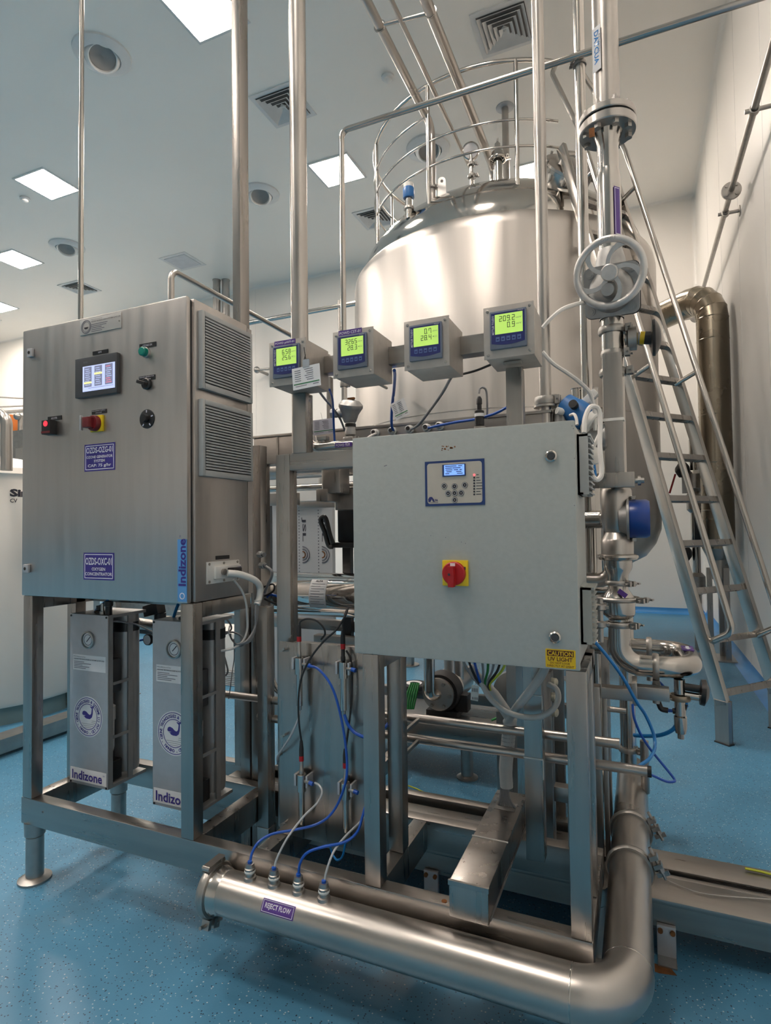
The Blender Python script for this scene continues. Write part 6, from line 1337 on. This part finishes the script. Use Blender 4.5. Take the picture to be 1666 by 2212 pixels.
# pipework right of the grey cabinet behind the column
yq = 2.62
t = thing('branch_pipe', 'horizontal elbow pipe entering the check valve from behind', 'pipe', (-.25, yq, 1.4)); a = at(1285, 1122, Y=yq)
part('tube', MB().path(bend([(a.x-.4, yq, a.z), (CX-.02, yq, a.z), (CX-.02, CY, a.z)], .06), .038, 20), 'pipe', t)
t = thing('branch_pipe', 'lower horizontal pipe behind the reducers at right', 'pipe', (-.25, yq, 1.1)); a = at(1285, 1254, Y=yq); part('tube', MB().path(bend([(a.x-.35, yq, a.z), (CX-.03, yq, a.z), (CX-.03, yq, a.z+.3)], .06), .030, 18), 'dullpipe', t); part('second_tube', MB().cyl((a.x-.35, yq+.1, at(1285, 1276, Y=yq+.1).z), (CX+.02, yq+.1, at(1285, 1276, Y=yq+.1).z), .018, n=14), 'pipe', t)
t = thing('mini_valves', 'pair of small needle valves right of the lower fan hood', 'valves', at(1297, 1350, Y=2.15)); a = at(1297, 1330, Y=2.15)
part('stem', MB().cyl((a.x, 2.15, a.z-.09), (a.x, 2.15, a.z+.06), .010, n=10), 'zinc', t)
for dz in (.03, -.03): part('valve_body', MB().lathe([(.012, -.012), (.020, -.008), (.020, .008), (.012, .012)], (a.x, 2.15, a.z+dz), (0, 0, 1), 12).box(a.x-.03, a.x+.028, 2.14, 2.16, a.z+dz-.004, a.z+dz+.004), 'zinc', t)
# ================================================================ LEFT BACKGROUND
LC = V((-4.93, 3.13, 0)); LR = .76
lt = thing('white_plastic_tank', 'big white plastic tank with black lettering at the left edge', 'tank', LC)
zt = at(30, 1003, Y=2.75).z
part('shell', MB().lathe([(LR*.98, .13), (LR, .16), (LR, zt-.13), (LR*.985, zt-.10), (LR*.985, zt-.07), (LR, zt-.05), (LR*.97, zt-.005), (LR*.6, zt+.06), (.25, zt+.12), (.001, zt+.13)], LC, n=72), 'cream', lt)
dl = V((-LC.x, -LC.y, 0)).normalized(); sl_ = V((dl.y, -dl.x, 0)); sl_ = V((-dl.y, dl.x, 0))
c = atd(43, 1062, (V((LC.x, LC.y, 0)).length-LR))
def curvedtext(s, z0, z1, px0, px1, bold):
    p0 = atd(px0, 1062, 5.02); p1 = atd(px1, 1062, 5.02); u = (p1-p0); u.z = 0; L = u.length; u.normalize()
    ob = text(s, V((p0.x, p0.y, z0)), u, (0, 0, 1), L, z1-z0, 'ink', lt, bold)
    for v in ob.data.vertices:
        q = V((v.co.x-LC.x, v.co.y-LC.y, 0)).normalized()*(LR+.002); v.co.x, v.co.y = LC.x+q.x, LC.y+q.y
curvedtext('Sintex', atd(40, 1072, 5.02).z, atd(40, 1055, 5.02).z, 25, 130, .05); curvedtext('CV', atd(40, 1085, 5.02).z, atd(40, 1076, 5.02).z, 26, 44, .02)
part('base_frame', bx(-4.6, -4.4, 2.4, 3.9, .0, .06), 'zinc', lt); part('base_disc', MB().cyl((LC.x, LC.y, .0), (LC.x, LC.y, .13), LR*.95, n=48), mat('tank_plinth', (.16, .24, .25), .6), lt)
t = thing('floor_channel', 'dull steel channel lying on the floor before the white tank', 'channel', (-3.72, 2.6, 0)); part('beam', bx(-3.78, -3.68, 1.2, 3.5, .02, .11, .004), 'zinc', t); part('lip', bx(-3.80, -3.66, 1.2, 3.5, .11, .118), 'zinc', t)
a = at(130, 1522, Y=3.3); part('end_block', bx(a.x-.12, a.x+.16, 3.28, 3.36, .02, .24, .004), mat('stained_steel', (.30, .24, .17), .5, .8, .3, 14), t)
a = at(12, 950, Y=2.2); t = thing('arched_pipe', 'satin pipe arch standing above the white tank at the left edge', 'pipe', (a.x, 2.6, zt)); p0 = atd(14, 1000, 4.6); p1 = atd(14, 905, 4.6); p2 = atd(-30, 880, 4.6)
part('tube', MB().path(bend([p0-V((0, 0, .05)), p1, p1+V((-.12, 0, .07)), p2-V((.3, 0, 0))], .08), .036, 18), 'dullpipe', t)
t = thing('steel_machine', 'far grey steel machine casing behind the white tank', 'machine', (-7.6, 5.2, 0)); a = at(30, 930, Y=5.2); part('casing', bx(a.x-1.4, a.x+.45, 5.2, 6.2, 0, a.z, .01), 'zinc', t); part('door', bx(a.x+.05, a.x+.40, 5.19, 5.2, .2, a.z-.25), 'dullpipe', t); part('knob', MB().sphere((a.x+.1, 5.18, a.z+.18), .05, 12), 'zinc', t); part('orange_cap', bx(a.x-.45, a.x-.15, 5.25, 5.4, a.z, a.z+.25, .02), 'orange', t); part('post', MB().cyl((a.x+.1, 5.22, a.z-.01), (a.x+.1, 5.22, a.z+.2), .03, n=10), 'zinc', t)
for i, (y0, y1, r, lab) in enumerate(((857, 862, .018, 'thin upper rod on the far wall at the left edge'), (880, 876, .018, 'thin lower rod on the far wall at the left edge'), (893, 886, .045, 'thicker pipe on the far wall at the left edge'))):
    a = at(-20, y0, Y=9.6); b = at(70, y1, Y=9.6); t = thing('wall_rod', lab, 'pipe', (a+b)/2); part('tube', MB().cyl(a+(a-b)*2, b+(b-a)*.6, r, n=10), 'zinc', t); part('wall_bracket', MB().cyl((b.x, 9.6, b.z), (b.x, YB, b.z), .02, n=8), 'zinc', t)
# equipment glimpsed under the steel cabinet
a, b = at(476, 1372, Y=4.3), at(516, 1530, Y=4.3)
t = thing('louvred_unit', 'white louvred floor unit seen between the concentrator and the posts', 'machine', (a.x+.2, 4.5, 0)); zl0, zl1 = at(495, 1492, Y=4.3).z, at(495, 1448, Y=4.3).z
part('casing', bx(a.x-.5, b.x+.5, 4.3, 4.8, 0.01, at(495, 1368, Y=4.3).z, .01), 'white', t)
gl = part('grille', bx(a.x-.45, b.x+.45, 4.292, 4.30, zl0, zl1), 'dkhole', t)
sl2 = bx(a.x-.45, b.x+.45, 4.278, 4.294, -.005, .006).mesh('louvre', 'lgrey', False)
for i in range(11): put('louvre', sl2, gl, (0, 0, zl0+(zl1-zl0)*(i+.5)/11))
a = at(295, 1310, Y=6.0); t = thing('floor_plinth', 'grey plinth on the far blue floor under the cabinet', 'plinth', (a.x, 6.0, 0)); part('block', bx(a.x-.30, a.x+.45, 6.0, 6.5, .06, at(295, 1297, Y=6.0).z+.10, .01), 'zinc', t); part('base', bx(a.x-.25, a.x+.40, 6.03, 6.47, 0, .06), 'black', t)
# solenoid / regulator between the concentrators
a = at(388, 1345, Y=2.0); r_ = at(346, 1348, Y=2.0)
t = thing('air_regulator', 'black filter regulator with a small gauge between the concentrators', 'regulator', r_)
part('bowl', MB().lathe([(.028, -.075), (.034, -.07), (.034, -.01), (.026, 0), (.026, .05), (.001, .055)], r_, n=18), 'black', t); part('solenoid', MB().obox(at(333, 1316, Y=1.98), (1, 0, .25), (0, 1, 0), (-.25, 0, 1), .085, .05, .05, .004), 'black', t); part('coupling', MB().cyl(at(300, 1345, Y=2.0), at(345, 1352, Y=2.0), .022, n=16), 'zinc', t)
g = at(323, 1381, Y=1.97); part('gauge', MB().lathe([(.024, 0), (.026, .006), (.024, .014), (.001, .014)], g, (0, -1, 0), 22), 'black', t); part('gauge_face', MB().lathe([(.021, .0145), (.001, .0148)], g, (0, -1, 0), 20), 'paper', t)
part('bracket', bx(r_.x-.02, r_.x+.02, 2.02, 2.05, .9, r_.z+.03), 'zinc', t); part('bracket_arm', bx(r_.x-.02, r_.x+.02, 2.05, 2.74, r_.z-.01, r_.z+.005), 'zinc', t)
# grey cables and hose hanging behind the steel cabinet
lmz = thing('socket_loom', 'white spiral wrapped cable plugged into the cabinet side and hanging down', 'cable', at(560, 1290, Y=1.9))
SX = -1.36
def sxp(px, py, X=SX): return at(px, py, X=X)
part('sleeve', MB().path(smooth([at(492, 1238, X=-1.385), at(515, 1240, X=-1.36), at(540, 1248, X=-1.34), at(556, 1258, X=-1.33), at(562, 1272, X=-1.33), at(560, 1292, X=-1.33), at(555, 1306, X=-1.33)]), .0125, 12), 'white', lmz)
part('tie', MB().lathe([(.0135, -.002), (.0145, 0), (.0135, .002)], at(557, 1297, X=-1.33), (0, 0, 1), 14, False), 'lgrey', lmz)
part('lead', MB().path(smooth([at(505, 1252, X=-1.38), at(522, 1275, X=-1.37), at(531, 1300, X=-1.36), at(534, 1330, X=-1.36), at(534, 1360, X=-1.36), at(525, 1385, X=-1.37), at(505, 1400, X=-1.40), at(478, 1406, X=-1.44)]), .0045, 8), 'lgrey', lmz)
for i in range(3): part('lead', MB().path(smooth([at(553+3*i, 1305, X=-1.33), at(552+2*i, 1330, X=-1.33), at(551-i, 1360, X=-1.34), at(540-4*i, 1385, X=-1.35), at(520-4*i, 1392, X=-1.38)]), .004, 7), 'grey', lmz)
t = thing('coiled_cable', 'tangled coil of thin grey cable behind the second concentrator', 'cable', at(490, 1360, Y=2.0))
for i, L_ in enumerate(([(462, 1335), (456, 1350), (463, 1368), (485, 1370), (500, 1358), (492, 1340), (475, 1332), (460, 1342)], [(480, 1365), (505, 1366), (522, 1375), (528, 1390), (515, 1395), (500, 1380), (498, 1368)], [(483, 1375), (480, 1400), (488, 1430), (492, 1450), (486, 1460), (476, 1458)], [(505, 1380), (506, 1420), (502, 1450), (497, 1490), (494, 1510)])):
    part('strand', MB().path(smooth([at(p[0], p[1], Y=2.03-.02*i) for p in L_]), .004 if i < 3 else .002, 7), 'grey', t)
part('tie', MB().path(smooth([at(496, 1352, Y=2.02), at(494, 1366, Y=2.0), at(499, 1378, Y=2.02)]), .003, 6), 'paper', t)
for (px, py), lab in (((568, 1198), 'upper grey cable gland fitting on the rear post'), ((572, 1222), 'lower grey cable gland fitting on the rear post')):
    c = at(px, py, Y=2.06); t = thing('wall_gland', lab, 'gland', c); part('nut', MB().cyl(c+V((-.03, .015, 0)), c+V((0, 0, 0)), .014, n=8), 'lgrey', t); part('bore', MB().cyl(c, c+V((.012, -.006, 0)), .010, n=10), 'grey', t)
hose([(575, 1224, 2.05), (586, 1232, 2.04), (587, 1245, 2.04), (578, 1265, 2.05), (572, 1280, 2.06)], .006, 'grey', 'grey cable curling down from the lower gland fitting', 'cable', 'cable')
hose([(570, 1268, 2.1), (590, 1262, 2.1), (592, 1275, 2.1), (578, 1285, 2.1), (566, 1290, 2.1), (585, 1300, 2.1), (600, 1305, 2.1)], .004, 'rubber', 'black cable knot beside the membrane vessel', 'cable', 'cable')
hose([(568, 1300, 2.12), (582, 1285, 2.12), (600, 1288, 2.12)], .006, 'blue', 'blue hose end beside the membrane vessel')
hose([(380, 1340, 2.0), (392, 1335, 2.02), (398, 1350, 2.02), (388, 1362, 2.0), (400, 1370, 2.02)], .0055, 'sky', 'coiled light blue hose behind the second concentrator')
hose([(432, 1350, 2.04), (440, 1338, 2.04), (452, 1345, 2.06)], .006, 'sky', 'bright blue hose end above the second concentrator')
for px, lab in ((582, 'bent thin pipe left of the sampling panel'), (588, 'second bent thin pipe left of the sampling panel')):
    a = at(px, 1380, Y=2.15); b = at(px+2, 1470, Y=2.15); c = at(px+16, 1495, Y=2.15); t = thing('bent_line', lab, 'pipe', b); part('tube', MB().path(bend([a+V((0, 0, .15)), b, c, c+V((.2, 0, -.02))], .04), .009, 12), 'pipe', t)
